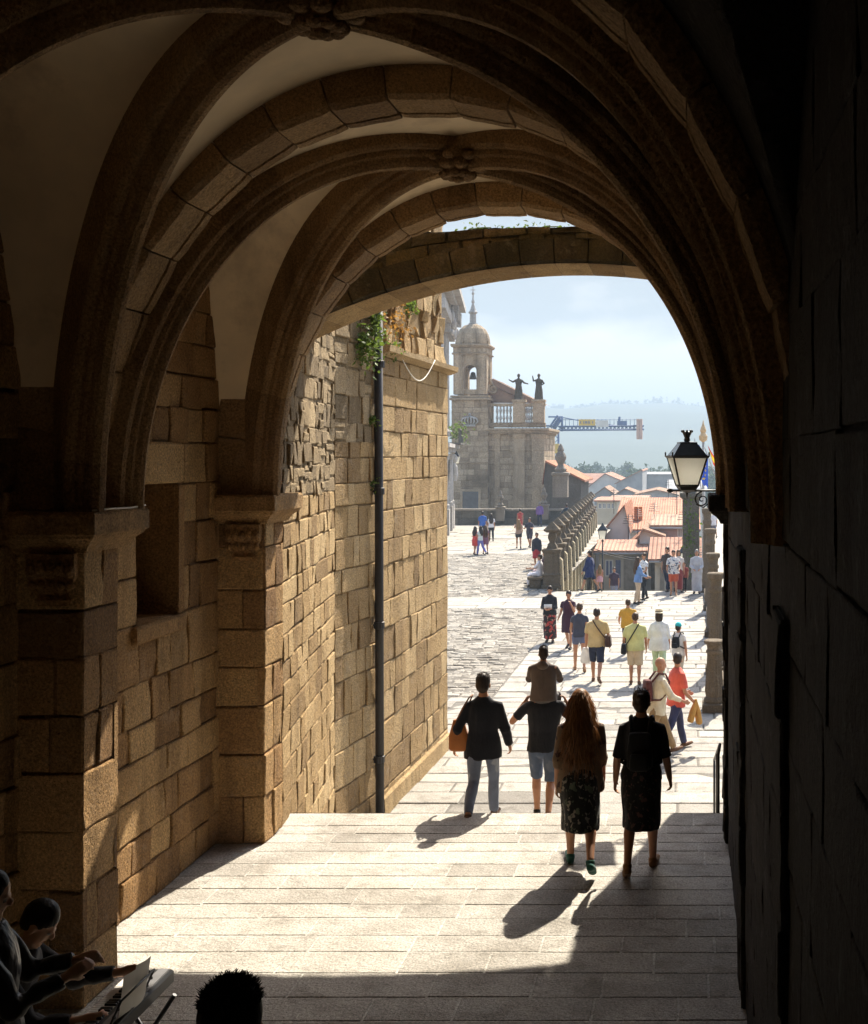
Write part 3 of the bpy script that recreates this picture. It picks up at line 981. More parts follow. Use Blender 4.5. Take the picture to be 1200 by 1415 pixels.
# ------------------------------------------------------------------ stone posts on the right
def big_post(name, x, y, h, label, group):
    r = empty(name, (x, y, ZP)); tag(r, label, 'stone post', group)
    bm = NB()
    rloft(bm, [(0, -.36, .36, -.36, .36), (.16, -.36, .36, -.36, .36), (.18, -.30, .30, -.30, .30)], .3)
    lathe(bm, [(.30, .18), (.32, .22), (.30, .27), (.24, .30)], (0, 0, 0), 20, .4)
    o = obj('base', bm, M_POST, r)
    bm = NB()
    prof = []
    n = 24
    lay = tl(bm); prev = None
    for (rr, z) in [(.24, .30), (.27, .42), (.25, .6), (.215, h * .62), (.205, h * .8)]:
        vs = []
        for i in range(48):
            fl_ = 1 + .05 * cos(i / 48 * 2 * pi * 16)
            vs.append(bm.verts.new((rr * fl_ * cos(2 * pi * i / 48), rr * fl_ * sin(2 * pi * i / 48), z)))
        if prev:
            for i in range(48):
                f = bm.faces.new([prev[i], prev[(i + 1) % 48], vs[(i + 1) % 48], vs[i]]); f[lay] = .6
        prev = vs
    obj('shaft', bm, M_POST, r)
    bm = NB()
    lathe(bm, [(.205, h * .8), (.25, h * .82), (.25, h * .85), (.21, h * .87), (.23, h * .93), (.30, h * .95), (.31, h * .99), (.27, h)], (0, 0, 0), 20, .7)
    obj('cap', bm, M_POST, r)
    r.scale = (.68, .68, 1)
    return r
gp = 'carved stone posts along the right side of the square'
big_post('stone_post', .55, 25.1, 1.45, 'short fluted stone post nearest the dark wall', gp)
big_post('stone_post', .68, 29.5, 2.4, 'tall stone post just behind the short fluted one', gp)
big_post('stone_post', .74, 35.5, 2.4, 'third stone post behind the tall fluted ones', gp)
big_post('stone_post', .78, 41.5, 2.75, 'fourth stone post counted from the dark wall', gp)
big_post('stone_post', .76, 47.0, 3.2, 'farthest stone post beside the top of the ramp', gp)
# low wall with chain line of stones between the posts
bm = NB()
for k in range(16):
    y0 = 25.7 + k * 1.35
    if any(abs(y0 + .6 - q) < .9 for q in (29.5, 35.5, 41.5, 47)): continue
    box(bm, .62, .98, y0, y0 + 1.3, ZP - .02, ZP + .26, rng.uniform(.2, .8), .03)
tag(obj('low_kerb_wall', bm, M_POST), 'low stone kerb wall linking the posts on the right', 'wall')

# slim gate pier with ivy and the flagpole
pr_ = empty('gate_pier', at(955, 812, 50)); tag(pr_, 'mossy square gate pier with ivy at the top of the ramp', 'pier')
bm = NB()
rloft(bm, [(-2, -.42, .42, -.42, .42), (.4, -.42, .42, -.42, .42), (.45, -.34, .34, -.34, .34), (3.6, -.34, .34, -.34, .34), (3.7, -.45, .45, -.45, .45), (3.85, -.45, .45, -.45, .45), (3.9, -.25, .25, -.25, .25), (4.3, -.2, .2, -.2, .2), (4.5, -.02, .02, -.02, .02)], .5)
obj('shaft', bm, M_DARKST, pr_)
leaf_plant('ivy', 'ivy climbing the mossy gate pier', at(954, 740, 49.5), (.14, .12, .8), 170, .13, M_LEAF, 31)
fp = empty('flagpole', at(972, 800, 62)); tag(fp, 'pale flagpole with gilt tip behind the stone posts', 'flagpole')
bm = NB(); tube(bm, [(0, 0, -1), (0, 0, 6.9)], [.09, .06], 10)
obj('pole', bm, M_PALE, fp)
bm = NB(); lathe(bm, [(.06, 6.9), (.2, 7.0), (.22, 7.2), (.12, 7.35), (.16, 7.5), (.05, 7.8), (.01, 8.0)], (0, 0, 0), 10)
obj('finial', bm, plain('gilt', (.55, .38, .2), .4, .2, 9), fp)

def flag(label, verts, strips, name='flag'):
    """verts(u,v) -> point; strips: list of (v0,v1,material)"""
    r = empty(name, verts(0, .5)); tag(r, label, 'flag', 'flags on the square')
    for (v0, v1, m) in strips:
        bm = NB(); n = 16
        g = [[bm.verts.new(verts(i / n, v0 + (v1 - v0) * j / 3) - r.location) for j in range(4)] for i in range(n + 1)]
        for i in range(n):
            for j in range(3):
                f = bm.faces.new([g[i][j], g[i + 1][j], g[i + 1][j + 1], g[i][j + 1]]); f.smooth = True
        obj('cloth', bm, m, r)
    return r
f0 = at(962, 612, 61)
def eu(u, v):
    return f0 + V((.1 + .50 * u, .25 * sin(u * 7 + v * 2), -.1 - 1.5 * v - .75 * u + .1 * sin(u * 9)))
er = flag('blue flag with yellow stars hanging behind the lantern', eu, [(0, 1, cloth('flag_blue', (.02, .07, .42), transl=.3))])
for k in range(12):
    a = 2 * pi * k / 12; bm = NB()
    p = eu(.5 + .22 * cos(a), .5 + .3 * sin(a)) - er.location + V((0, -.04, 0))
    vs = [bm.verts.new(p + V((.075 * (1 if q % 2 == 0 else .42) * sin(q * pi / 5), 0, .075 * (1 if q % 2 == 0 else .42) * cos(q * pi / 5)))) for q in range(10)]
    bm.faces.new(vs)
    obj('star', bm, cloth('flag_yellow', (.75, .55, .03), transl=.3), er)
f1 = at(978, 616, 60.4)
def es(u, v):
    return f1 + V((.0 + .75 * u + .28 * v, .2 * sin(u * 6 + v), .05 - 1.15 * u * 1.15 - .95 * v * (1 - .15 * u)))
flag('red and yellow striped flag beside the blue one', es, [(0, .26, cloth('flag_red', (.55, .02, .02), transl=.3)), (.26, .74, cloth('flag_yellow', (.75, .55, .03))), (.74, 1, cloth('flag_red', (.55, .02, .02)))])
bm = NB(); tube(bm, [at(971, 690, 61), at(960, 606, 61)], .03, 6)
tube(bm, [at(994, 672, 61), at(974, 618, 61)], .03, 6)
tag(obj('flag_staff', bm, M_PALE), 'slanting pale staffs carrying the two flags', 'flag staff')

# ------------------------------------------------------------------ ramp and the balustrade on its left
RS = .165
def rz(y): return ZP - RS * (y - 47.5)
bm = NB(); lay = tl(bm)
for k in range(24):
    y0, y1 = 47.5 + k * 2.6, 47.5 + (k + 1) * 2.6
    quad(bm, [(-5.2 - (y0 - 47.5) * .042, y0, rz(y0)), (1.0 + (y0 - 47.5) * .025, y0, rz(y0)), (1.0 + (y1 - 47.5) * .025, y1, rz(y1)), (-5.2 - (y1 - 47.5) * .042, y1, rz(y1))], rng.uniform(.4, .7))
tag(obj('ramp', bm, M_PAVE2), kind='structure')
rw = empty('retaining_wall', (-5.6, 60, -3)); tag(rw, 'sunlit lichen covered retaining wall dropping beside the ramp', 'wall', 'walls of the square')
bm = NB()
M_LICH = stone('lichen_granite', [(.28, .235, .15), (.42, .36, .235), (.52, .455, .31)], bs=.6, scale=.5)
P, L = wallP(-5.0, 47.6, -6.85, 93, -9, 1)
masonry(bm, P, L, 7.55, rng, ch=(.4, .55), cw=(.6, 1.2), proud=.03, gap=.03)
quad(bm, [(-5.8, 47.55, -2.0), (-5.0, 47.55, -2.0), (-5.0, 47.55, ZP), (-5.8, 47.55, ZP)], .5)
child(rw, 'coursed_face', bm, M_LICH, recalc=False)
# sloping buttress ribs below each post
rw2 = empty('ramp_wall', (2, 60, -3)); tag(rw2, 'shaded wall along the right side of the ramp', 'wall', 'walls of the square')
bm = NB()
P, L = wallP(2.1, 93, .96, 48.2, -9, 1)
masonry(bm, P, L, 7.6, rng, ch=(.5, .6), cw=(.8, 1.4), proud=.03, gap=.03)
child(rw2, 'coursed_face', bm, M_GREY, recalc=False)

ordw = ['nearest', 'second', 'third', 'fourth', 'fifth', 'sixth', 'seventh', 'eighth', 'ninth', 'tenth', 'eleventh', 'twelfth', 'thirteenth', 'farthest']
def bal_post():
    r = empty('balustrade_post')
    bm = NB()
    rloft(bm, [(0, -.46, .46, -.46, .46), (.14, -.46, .46, -.46, .46), (.17, -.40, .40, -.40, .40), (.5, -.40, .40, -.40, .40), (.55, -.44, .44, -.44, .44), (.62, -.37, .37, -.37, .37), (1.38, -.37, .37, -.37, .37), (1.46, -.44, .44, -.44, .44), (1.54, -.46, .46, -.46, .46), (1.57, -.40, .40, -.40, .40)], .4)
    obj('pedestal', bm, M_POST, r)
    bm = NB()
    lathe(bm, [(.36, 1.57), (.30, 1.68), (.2, 1.78), (.17, 1.84), (.27, 1.98), (.26, 2.1), (.19, 2.2), (.2, 2.24)], (0, 0, 0), 4, .5, rot=pi / 4)
    rloft(bm, [(2.2, -.22, .22, -.22, .22), (2.26, -.36, .36, -.36, .36), (2.32, -.38, .38, -.38, .38), (2.38, -.30, .30, -.30, .30), (2.62, -.03, .03, -.03, .03)], .5)
    obj('finial', bm, M_POST, r)
    bm = NB()     # narrow pier carrying the post down the wall side
    rloft(bm, [(-8, .30, .55, -.22, .22), (.0, .30, .55, -.22, .22), (1.1, .36, .50, -.2, .2), (1.2, .36, .4, -.18, .18)], .7)
    obj('buttress', bm, M_LICH, r)
    return r
NP = 14
for k in range(NP):
    if k == 0: p0 = bal_post(); o = p0
    else: o = copy_tree(p0)
    y = 48.3 + 3.15 * k
    o.location = (-5.3 - (y - 48.3) * .041, y, ZP); o.scale = (.82, .82, 1)
    if k == 0: lab = 'stone balustrade post with peaked finial nearest the two seated women'
    elif k == NP - 1: lab = 'farthest balustrade post, last of the row down the terrace'
    else: lab = '%s stone balustrade post counted from the seated women' % ordw[k]
    tag(o, lab, 'stone post', 'balustrade posts along the terrace edge')
par = empty('parapet', (-5.8, 65, ZP)); tag(par, 'low stone parapet running between the balustrade posts', 'parapet')
bm = NB()
for k in range(NP - 1):
    y = 48.3 + 3.15 * k + .48; x = -5.3 - (y - 48.3) * .041
    y2 = y + 2.2; x2 = -5.3 - (y2 - 48.3) * .041
    vs = []
    for (xx, yy) in ((x, y), (x2, y2)):
        vs.append([bm.verts.new(p) for p in ((xx - .17, yy, ZP - .1), (xx + .17, yy, ZP - .1), (xx + .17, yy, ZP + .78), (xx + .26, yy, ZP + .82), (xx + .26, yy, ZP + .94), (xx - .26, yy, ZP + .94), (xx - .26, yy, ZP + .82), (xx - .17, yy, ZP + .78))])
    lay = tl(bm); t = rng.uniform(.3, .8)
    for w in range(8):
        f = bm.faces.new([vs[0][w], vs[0][(w + 1) % 8], vs[1][(w + 1) % 8], vs[1][w]]); f[lay] = t
    f = bm.faces.new(vs[0]); f[lay] = t; f = bm.faces.new(vs[1][::-1]); f[lay] = t
child(par, 'stone_course', bm, M_POST)
bench = empty('stone_bench', (-5.95, 48.8, ZP)); tag(bench, 'stone bench against the nearest balustrade post with two women sitting on it', 'bench')
bm = NB(); rloft(bm, [(.36, -.28, .28, -.75, 1.9), (.38, -.30, .30, -.78, 1.93), (.46, -.30, .30, -.78, 1.93)], .6); obj('seat', bm, M_POST, bench)
for yy in (-.55, .6, 1.6):
    bm = NB(); box(bm, -.22, .22, yy - .12, yy + .12, 0, .36, .4); obj('support', bm, M_POST, bench)

# little lamps down the ramp
def small_lamp(p, label, s=1.0, post=3.2):
    r = empty('lamp_post', p); tag(r, label, 'lamp post', 'lamp posts beside the ramp')
    bm = NB(); tube(bm, [(0, 0, -post), (0, 0, 0)], [.07, .035], 8); ball(bm, (0, 0, -.05), .07)
    obj('post', bm, M_IRON, r)
    bm = NB(); rloft(bm, [(.03, -.13, .13, -.13, .13), (.5, -.22, .22, -.22, .22)], .5); obj('lantern_glass', bm, M_FROST, r)
    bm = NB(); rloft(bm, [(.5, -.26, .26, -.26, .26), (.54, -.26, .26, -.26, .26), (.78, -.07, .07, -.07, .07), (.9, -.03, .03, -.03, .03)], .5)
    for (a, b) in cr: tube(bm, [(a * .13, b * .13, .03), (a * .22, b * .22, .5)], .018, 5)
    obj('lantern_top', bm, M_IRON, r)
    r.scale = (s, s, s)
    return r
small_lamp(at(833, 746, 62), 'lamp post with pale lantern beside the balustrade wall', .95, 5)
small_lamp(at(944, 777, 56), 'pale lantern lamp low down by the gate pier, the left one of the pair', .85, 3)
small_lamp(at(952, 775, 55.5), 'pale lantern lamp touching the gate pier, the right one of the pair', .85, 3)

# ------------------------------------------------------------------ terrace end wall with pinnacles
tw = empty('terrace_wall', (-12, 93, ZP)); tag(tw, 'low dark stone wall closing the far end of the terrace', 'wall', 'walls of the square')
bm = NB()
P, L = wallP(-19, 93, -7.0, 93, ZP - 8, 1)
masonry(bm, P, L, 9.05, rng, ch=(.4, .5), cw=(.7, 1.3), proud=.02, gap=.03)
child(tw, 'coursed_face', bm, M_DARKST, recalc=False)
bm = NB(); box(bm, -19, -6.9, 92.85, 93.5, ZP + 1.05, ZP + 1.2, .6, .02); child(tw, 'coping', bm, M_GREY)
def pinnacle(p, s, label):
    r = empty('pinnacle', p); tag(r, label, 'pinnacle', 'stone pinnacles of the terrace')
    bm = NB(); rloft(bm, [(-1.2, -.42, .42, -.42, .42), (.0, -.42, .42, -.42, .42), (.1, -.5, .5, -.5, .5), (.2, -.5, .5, -.5, .5), (.24, -.3, .3, -.3, .3)], .5)
    obj('pedestal', bm, M_GREY, r)
    bm = NB(); lathe(bm, [(.3, .24), (.36, .4), (.22, .55), (.16, .68), (.3, .95), (.33, 1.1), (.25, 1.3), (.16, 1.4), (.2, 1.5), (.1, 1.75), (.03, 1.85)], (0, 0, 0), 8, .4)
    obj('finial', bm, M_GREY, r)
    r.scale = (s, s, s)
    return r
pinnacle(at(692, 703, 92.6), .75, 'stone pinnacle on the end wall below the church corner, left one')
pinnacle(at(752, 700, 92.6), .8, 'stone pinnacle on the end wall behind the person in purple')
pinnacle(at(775, 658, 95), 1.35, 'tall dark stone pinnacle with a ball head right of the church')
# ------------------------------------------------------------------ church
YC = 110.0
def cx(px): return (px - 950) * YC / F
def cz(py): return CAMZ - (py - 630) * YC / F
church = empty('stone_church', (cx(690), YC, -8)); tag(church, 'grey stone church with a domed belfry tower and a statue topped balustrade', 'church')
def cc(name, bm, m, par=None, smooth=False, recalc=True):
    o = obj(name, bm, m, None, smooth, recalc)
    o.parent = par or church
    o.matrix_parent_inverse = Matrix.Translation(-church.location) if par is None else Matrix.Identity(4)
    return o
rng = random.Random(77)
def ashlar_box(bm, x0, x1, y0, y1, z0, z1, ch=(.45, .6), cw=(.5, 1.1), **k):
    for (a, b) in (((x0, y0), (x1, y0)), ((x1, y0), (x1, y1)), ((x1, y1), (x0, y1)), ((x0, y1), (x0, y0))):
        P, L = wallP(*a, *b, z0, 1)
        masonry(bm, P, L, z1 - z0, rng, ch=ch, cw=cw, proud=k.get('proud', .02), rough=.01, gap=.03, edge=.02)
    quad(bm, [(x0, y0, z1), (x1, y0, z1), (x1, y1, z1), (x0, y1, z1)], .4)
# tower
tx0, tx1 = cx(625), cx(675); ty0, ty1 = YC - .2, YC + 3.1
bm = NB(); ashlar_box(bm, tx0, tx1, ty0, ty1, -8, cz(553)); tower = cc('tower', bm, M_CHURCH, recalc=False)
bm = NB()
for (pz, h, o) in ((553, .22, .22), (549, .16, .12), (640, .14, .06)):
    box(bm, tx0 - o, tx1 + o, ty0 - o, ty1 + o, cz(pz), cz(pz) + h, .4, .03)
cc('cornice', bm, M_CHURCH, tower)
# belfry: four corner piers joined by round arches
bz0, bzs, bz1 = cz(545), cz(513), cz(490)
bx0, bx1, by0, by1 = cx(627), cx(673), ty0 + .1, ty1 - .1
bm = NB(); pw = .92
for (a, b) in ((bx0, by0), (bx1 - pw, by0), (bx0, by1 - pw), (bx1 - pw, by1 - pw)):
    rloft(bm, [(bz0, a, a + pw, b, b + pw), (bz1, a, a + pw, b, b + pw)], .45)
    # corner strip pilasters
    rloft(bm, [(bz0, a + .15, a + pw - .15, b - .06 if b == by0 else b + pw, b if b == by0 else b + pw + .06), (bz1, a + .15, a + pw - .15, b - .06 if b == by0 else b + pw, b if b == by0 else b + pw + .06)], .6)
def spandrel(p0, p1, thick):
    d = (p1 - p0); L = d.length; t = d / L; n_ = V((t.y, -t.x, 0))
    r = L / 2; c = p0 + t * r
    N = 12
    for s in (0, 1):
        off = n_ * (-thick * s)
        for i in range(N):
            a0, a1 = pi * i / N, pi * (i + 1) / N
            q = [c + off - t * r * cos(a0) + V((0, 0, r * sin(a0))), c + off - t * r * cos(a1) + V((0, 0, r * sin(a1))), c + off - t * r * cos(a1), c + off - t * r * cos(a0)]
            q[2].z = q[3].z = bz1; q[0].z += bzs; q[1].z += bzs
            quad(bm, q, .45)
    for i in range(N):
        a0, a1 = pi * i / N, pi * (i + 1) / N
        A = c - t * r * cos(a0) + V((0, 0, r * sin(a0) + bzs)); B = c - t * r * cos(a1) + V((0, 0, r * sin(a1) + bzs))
        quad(bm, [A, B, B - n_ * thick, A - n_ * thick], .6)
for (a, b) in (((bx0 + pw, by0 + .08), (bx1 - pw, by0 + .08)), ((bx1 - pw, by1 - .08), (bx0 + pw, by1 - .08)), ((bx1 - .08, by0 + pw), (bx1 - .08, by1 - pw)), ((bx0 + .08, by1 - pw), (bx0 + .08, by0 + pw))):
    spandrel(V((*a, 0)), V((*b, 0)), .45)
box(bm, bx0 + pw, bx1 - pw, by0 + .1, by0 + .5, bz0, bz0 + .45, .5)
belfry = cc('belfry', bm, M_CHURCH, tower)
bm = NB(); lathe(bm, [(.05, .62), (.2, .55), (.26, .25), (.33, .0), (.34, -.05), (.28, -.05)], ((bx0 + bx1) / 2, (by0 + by1) / 2, cz(522)), 14)
cc('bell', bm, M_DARKST, tower)
bm = NB()
ex = (bx0 + bx1) / 2; ey = (by0 + by1) / 2; hw = (bx1 - bx0) / 2; hd = (by1 - by0) / 2
def er(z, o): return (z, ex - hw - o, ex + hw + o, ey - hd - o, ey + hd + o)
rloft(bm, [er(bz1, .0), er(bz1, .10), er(bz1 + .12, .14), er(bz1 + .18, .02), er(bz1 + .62, .02), er(bz1 + .68, .16), er(bz1 + .84, .24), er(bz1 + .95, .2)], .35)
for k in range(7):
    xx = ex - hw + (k + .5) * 2 * hw / 7
    box(bm, xx - .08, xx + .08, ey - hd - .07, ey - hd, bz1 + .25, bz1 + .55, .7)
cc('entablature', bm, M_CHURCH, tower)
bm = NB()
z0 = bz1 + .95
lathe(bm, [(hw * 1.02, 0), (hw * 1.05, .2), (hw * 1.03, .55), (hw * .95, 1.0), (hw * .78, 1.45), (hw * .52, 1.77), (hw * .30, 1.88)], (ex, ey, z0), 16, .45, rot=pi / 16)
for i in range(8):
    a = i * pi / 4 + pi / 8
    tube(bm, [(ex + hw * r_ * cos(a) * 1.02, ey + hw * r_ * sin(a) * 1.02, z0 + z_) for r_, z_ in ((1.02, 0.1), (.99, .5), (.9, .95), (.72, 1.4), (.48, 1.75))], .07, 6, .3)
cc('dome', bm, M_CHURCH, tower)
bm = NB()
lathe(bm, [(.42, 0), (.42, .12), (.30, .16), (.28, 1.0), (.40, 1.06), (.42, 1.16), (.28, 1.3), (.16, 1.7), (.09, 1.95), (.15, 2.05), (.14, 2.2), (.07, 2.3), (.06, 2.7), (.12, 2.8), (.12, 2.92), (.05, 3.0), (.03, 3.45), (.0, 3.5)], (ex, ey, z0 + 1.86), 8, .6)
box(bm, ex - .22, ex + .22, ey - .03, ey + .03, z0 + 5.0, z0 + 5.06, .5)
box(bm, ex - .03, ex + .03, ey - .03, ey + .03, z0 + 4.85, z0 + 5.35, .5)
cc('lantern', bm, M_PALE, tower)
# scroll volute beside the belfry
bm = NB()
for (xx, s) in ((bx1 + .1, 1),):
    pts = []
    for k in range(24):
        t_ = k / 23; a = pi * .5 + s * t_ * 3.2 * pi; r = .42 * (1 - t_) + .06
        pts.append((xx + .25 + r * cos(a), ey - .2, bz0 + .55 + r * sin(a)))
    tube(bm, pts, .13, 7, .5)
tube(bm, [(bx1 + .05, ey - .2, bz0 + 1.5), (bx1 + .2, ey - .2, bz0 + 1.1), (bx1 + .35, ey - .2, bz0 + .9)], .14, 7, .5)
cc('volute', bm, M_CHURCH, tower)
# carved crest on the tower face
bm = NB()
ex2 = cx(650); zz = cz(588)
for k in range(6):
    a = -1 + 2 * k / 5
    tube(bm, [(ex2 + a * .38, ty0 - .06, zz), (ex2 + a * .75, ty0 - .16, zz + .35), (ex2 + a * .62, ty0 - .16, zz + .72 - .12 * abs(a)), (ex2 + a * .2, ty0 - .10, zz + .86 - .1 * abs(a))], .075, 6, .95)
tube(bm, [(ex2 - .5, ty0 - .1, zz - .04), (ex2 + .5, ty0 - .1, zz - .04)], .1, 6, .8)
ball(bm, (ex2, ty0 - .12, zz + 1.0), .13, 8, 6, .9)
cc('carved_crown', bm, M_PALE, tower)
bm = NB()
r2 = random.Random(8)
for k in range(0):
    a = r2.uniform(-1, 1); b = r2.uniform(0, 1)
    ball(bm, (ex2 + a * (.75 - .35 * b), ty0 - .05, zz - .3 - b * 1.6), (r2.uniform(.08, .16), .12, r2.uniform(.1, .2)), 7, 5, r2.random())
cc('coat_of_arms', bm, M_CHURCH, tower)

# nave block with its pilasters, cornice and balustrade
nx0, nx1 = cx(671), cx(752); ny0, ny1 = YC + .35, YC + 9
bm = NB(); ashlar_box(bm, nx0 - .3, nx1, ny0, ny1, -8, cz(600)); nave = cc('nave', bm, M_CHURCH, recalc=False)
bm = NB()
for (a, b, o) in ((683, 690, .10), (709, 725, .22), (735, 752, .30)):
    rloft(bm, [(-8, cx(a), cx(b), ny0 - o, ny0 + .05), (cz(606), cx(a), cx(b), ny0 - o, ny0 + .05), (cz(604), cx(a) - .06, cx(b) + .06, ny0 - o - .06, ny0 + .05), (cz(600), cx(a) - .1, cx(b) + .1, ny0 - o - .12, ny0 + .05)], .55)
    for py in (622, 641):
        box(bm, cx(a) - .05, cx(b) + .05, ny0 - o - .05, ny0 + .04, cz(py), cz(py) + .14, .7)
cc('pilaster', bm, M_CHURCH, nave)
bm = NB()
for (z, o, h) in ((600, .18, .14), (598, .34, .2), (595, .46, .22)):
    box(bm, nx0 - .3, nx1 + o, ny0 - o - .1, ny1, cz(z), cz(z) + h - .004, .45, .02)
for py in (622, 641):
    box(bm, nx0, nx1 + .04, ny0 - .07, ny0 + .02, cz(py) + .02, cz(py) + .12, .6)
cc('cornice', bm, M_CHURCH, nave)
bm = NB(); box(bm, nx0, nx1 + .1, ny0 - .15, ny0 + .35, cz(592) + .1, cz(584), .2, .02)
box(bm, nx0 + .2, nx1 + .1, ny0 - .1, ny0 + .3, cz(561), cz(557), .6, .02)
bal = cc('balustrade', bm, M_CHURCH, nave)
for (a, b) in ((709, 725), (736, 752)):
    bm = NB(); rloft(bm, [(cz(584), cx(a), cx(b), ny0 - .3, ny0 + .5), (cz(556), cx(a), cx(b), ny0 - .3, ny0 + .5), (cz(555), cx(a) - .1, cx(b) + .1, ny0 - .4, ny0 + .6), (cz(552), cx(a) - .1, cx(b) + .1, ny0 - .4, ny0 + .6)], .6)
    cc('pedestal', bm, M_CHURCH, nave)
hb = cz(561) - cz(584)
for (a, b, n) in ((684, 707, 5), (726, 735, 3)):
    for k in range(n):
        xx = cx(a + (b - a) * (k + .5) / n)
        bm = NB(); lathe(bm, [(.11, 0), (.11, .08), (.06, .12), (.13, .42), (.07, .68), (.05, .75), (.07, .8), (.13, 1.1), (.06, hb - .1), (.11, hb - .06), (.11, hb)], (xx, ny0 + .1, cz(584)), 8, .9)
        cc('baluster', bm, M_PALE, bal)
# pitched roof
def uv_quad(bm, pts, su, sv):
    uv = bm.loops.layers.uv.get('UVMap') or bm.loops.layers.uv.new('UVMap')
    f = bm.faces.new([bm.verts.new(p) for p in pts]); f[tl(bm)] = .5
    for lp, (u, v) in zip(f.loops, ((0, 0), (su, 0), (su, sv), (0, sv))):
        lp[uv].uv = (u, v)
M_TILE = tiles('church_tile', (.26, .16, .11), (.48, .32, .22))
bm = NB()
rx0, rx1 = cx(664), nx1 - .4; rzz = cz(556)
ridge_x = cx(674); rz_ = cz(520)
uv_quad(bm, [(ridge_x, ny0 + 1.0, rz_), (rx1, ny0 + 1.0, rzz), (rx1, ny1, rzz), (ridge_x, ny1, rz_)][::-1], 9, 9)
quad(bm, [(ridge_x, ny0 + .98, rz_ - .05), (rx0, ny0 + .98, rzz), (rx1, ny0 + .98, rzz)][:3] + [], .5)
uv_quad(bm, [(rx0 - 3, ny0 + 3.0, rzz), (ridge_x, ny0 + 3.0, rz_), (ridge_x, ny1, rz_), (rx0 - 3, ny1, rzz)], 9, 9)
uv_quad(bm, [(ridge_x - .05, ny0 + .9, rz_ - .6), (rx1 - 1, ny0 + .55, rzz - .1), (rx1, ny0 + 3, rzz + .02), (ridge_x, ny0 + 3, rz_ + .03)], 9, 5)
cc('tiled_roof', bm, M_TILE, nave)
# window
wx0, wx1, wz0, wz1 = cx(640), cx(662), cz(703), cz(679)
bm = NB(); fw = .2
for (a, b, c, d) in ((wx0 - fw, wx1 + fw, wz1, wz1 + fw), (wx0 - fw, wx1 + fw, wz0 - fw, wz0), (wx0 - fw, wx0, wz0, wz1), (wx1, wx1 + fw, wz0, wz1)):
    box(bm, a, b, ty0 - .08, ty0 + .1, c + .002, d - .002, .75, .01)
win = cc('window', bm, M_CHURCH, tower)
bm = NB(); quad(bm, [(wx0, ty0 - .035, wz0), (wx1, ty0 - .035, wz0), (wx1, ty0 - .035, wz1), (wx0, ty0 - .035, wz1)])
for (a, b, c, d) in (((wx0 + wx1) / 2 - .03, (wx0 + wx1) / 2 + .03, wz0, wz1), (wx0, wx1, (wz0 + wz1) / 2 - .03, (wz0 + wz1) / 2 + .03)):
    box(bm, a, b, ty0 - .06, ty0 - .037, c, d)
M_GLASS = plain('window_glass', (.06, .07, .085), .12, .3, 3, spec=.8)
o = cc('pane', bm, M_GLASS, None); o.parent = win; o.matrix_parent_inverse = Matrix.Identity(4)

# ------------------------------------------------------------------ ornate pale facade on the left of the square
fac = empty('pale_facade', (-16, 84, ZP)); tag(fac, 'pale carved facade with tall columns, balcony and arched doorway seen edge on', 'building')
fa0, fa1 = V((-15.75, 75.5, ZP)), V((-18.1, 91.5, ZP))
fd = (fa1 - fa0); FL = fd.length; ft = fd / FL; fn = V((ft.y, -ft.x, 0))
def FP(s, z, d): return fa0 + ft * s + V((0, 0, z)) + fn * d
bm = NB()
masonry(bm, lambda s, z, d: FP(s, z, d), FL, 16.5, rng, ch=(.5, .7), cw=(.7, 1.4), proud=.02, gap=.03)
quad(bm, [FP(0, 0, 0), FP(0, 16.5, 0), FP(0, 16.5, -8), FP(0, 0, -8)], .5)
quad(bm, [FP(FL, 0, 0), FP(FL, 0, -1.2), FP(FL, 16.5, -1.2), FP(FL, 16.5, 0)], .5)
quad(bm, [FP(0, 16.5, 0), FP(FL, 16.5, 0), FP(FL, 16.5, -8), FP(0, 16.5, -8)], .5)
child(fac, 'wall', bm, M_PALE, recalc=False)
def fbox(bm, s0, s1, z0, z1, d0, d1, t=.5):
    q = [FP(s0, z0, d0), FP(s1, z0, d0), FP(s1, z0, d1), FP(s0, z0, d1), FP(s0, z1, d0), FP(s1, z1, d0), FP(s1, z1, d1), FP(s0, z1, d1)]
    for ids in ((0, 1, 2, 3), (4, 5, 6, 7), (0, 1, 5, 4), (1, 2, 6, 5), (2, 3, 7, 6), (3, 0, 4, 7)):
        quad(bm, [q[i] for i in ids], t)
for s in (1.5, 5.5, 10.5, 13.2):
    bm = NB()
    lathe(bm, [(.5, 0), (.5, .3), (.4, .45), (.36, .5), (.32, 7.2), (.4, 7.3), (.48, 7.6), (.52, 7.7)], FP(s, 6.6, .2), 14, .6)
    child(fac, 'upper_column', bm, M_PALE)
    bm = NB(); fbox(bm, s - .7, s + .7, 0, 1.7, 0, .9, .5); fbox(bm, s - .55, s + .55, 1.7, 5.4, 0, .35, .6)
    lathe(bm, [(.42, 1.7), (.42, 1.95), (.34, 2.05), (.30, 4.9), (.36, 5.0), (.44, 5.3)], FP(s, 0, .5), 12, .6)
    child(fac, 'lower_column', bm, M_PALE)
bm = NB()
fbox(bm, -.3, FL + .1, 5.45, 5.75, 0, .9, .5); fbox(bm, -.3, FL + .1, 5.75, 6.0, 0, 1.15, .65)
fbox(bm, -.3, FL + .2, 14.3, 14.9, 0, .9, .6); fbox(bm, -.3, FL + .2, 14.9, 15.6, 0, .7, .4); fbox(bm, -.3, FL + .3, 15.6, 15.9, 0, 1.2, .6); fbox(bm, -.3, FL + .4, 15.9, 16.3, 0, 1.6, .7)
child(fac, 'cornice', bm, M_PALE)
bm = NB()
r2 = random.Random(5)
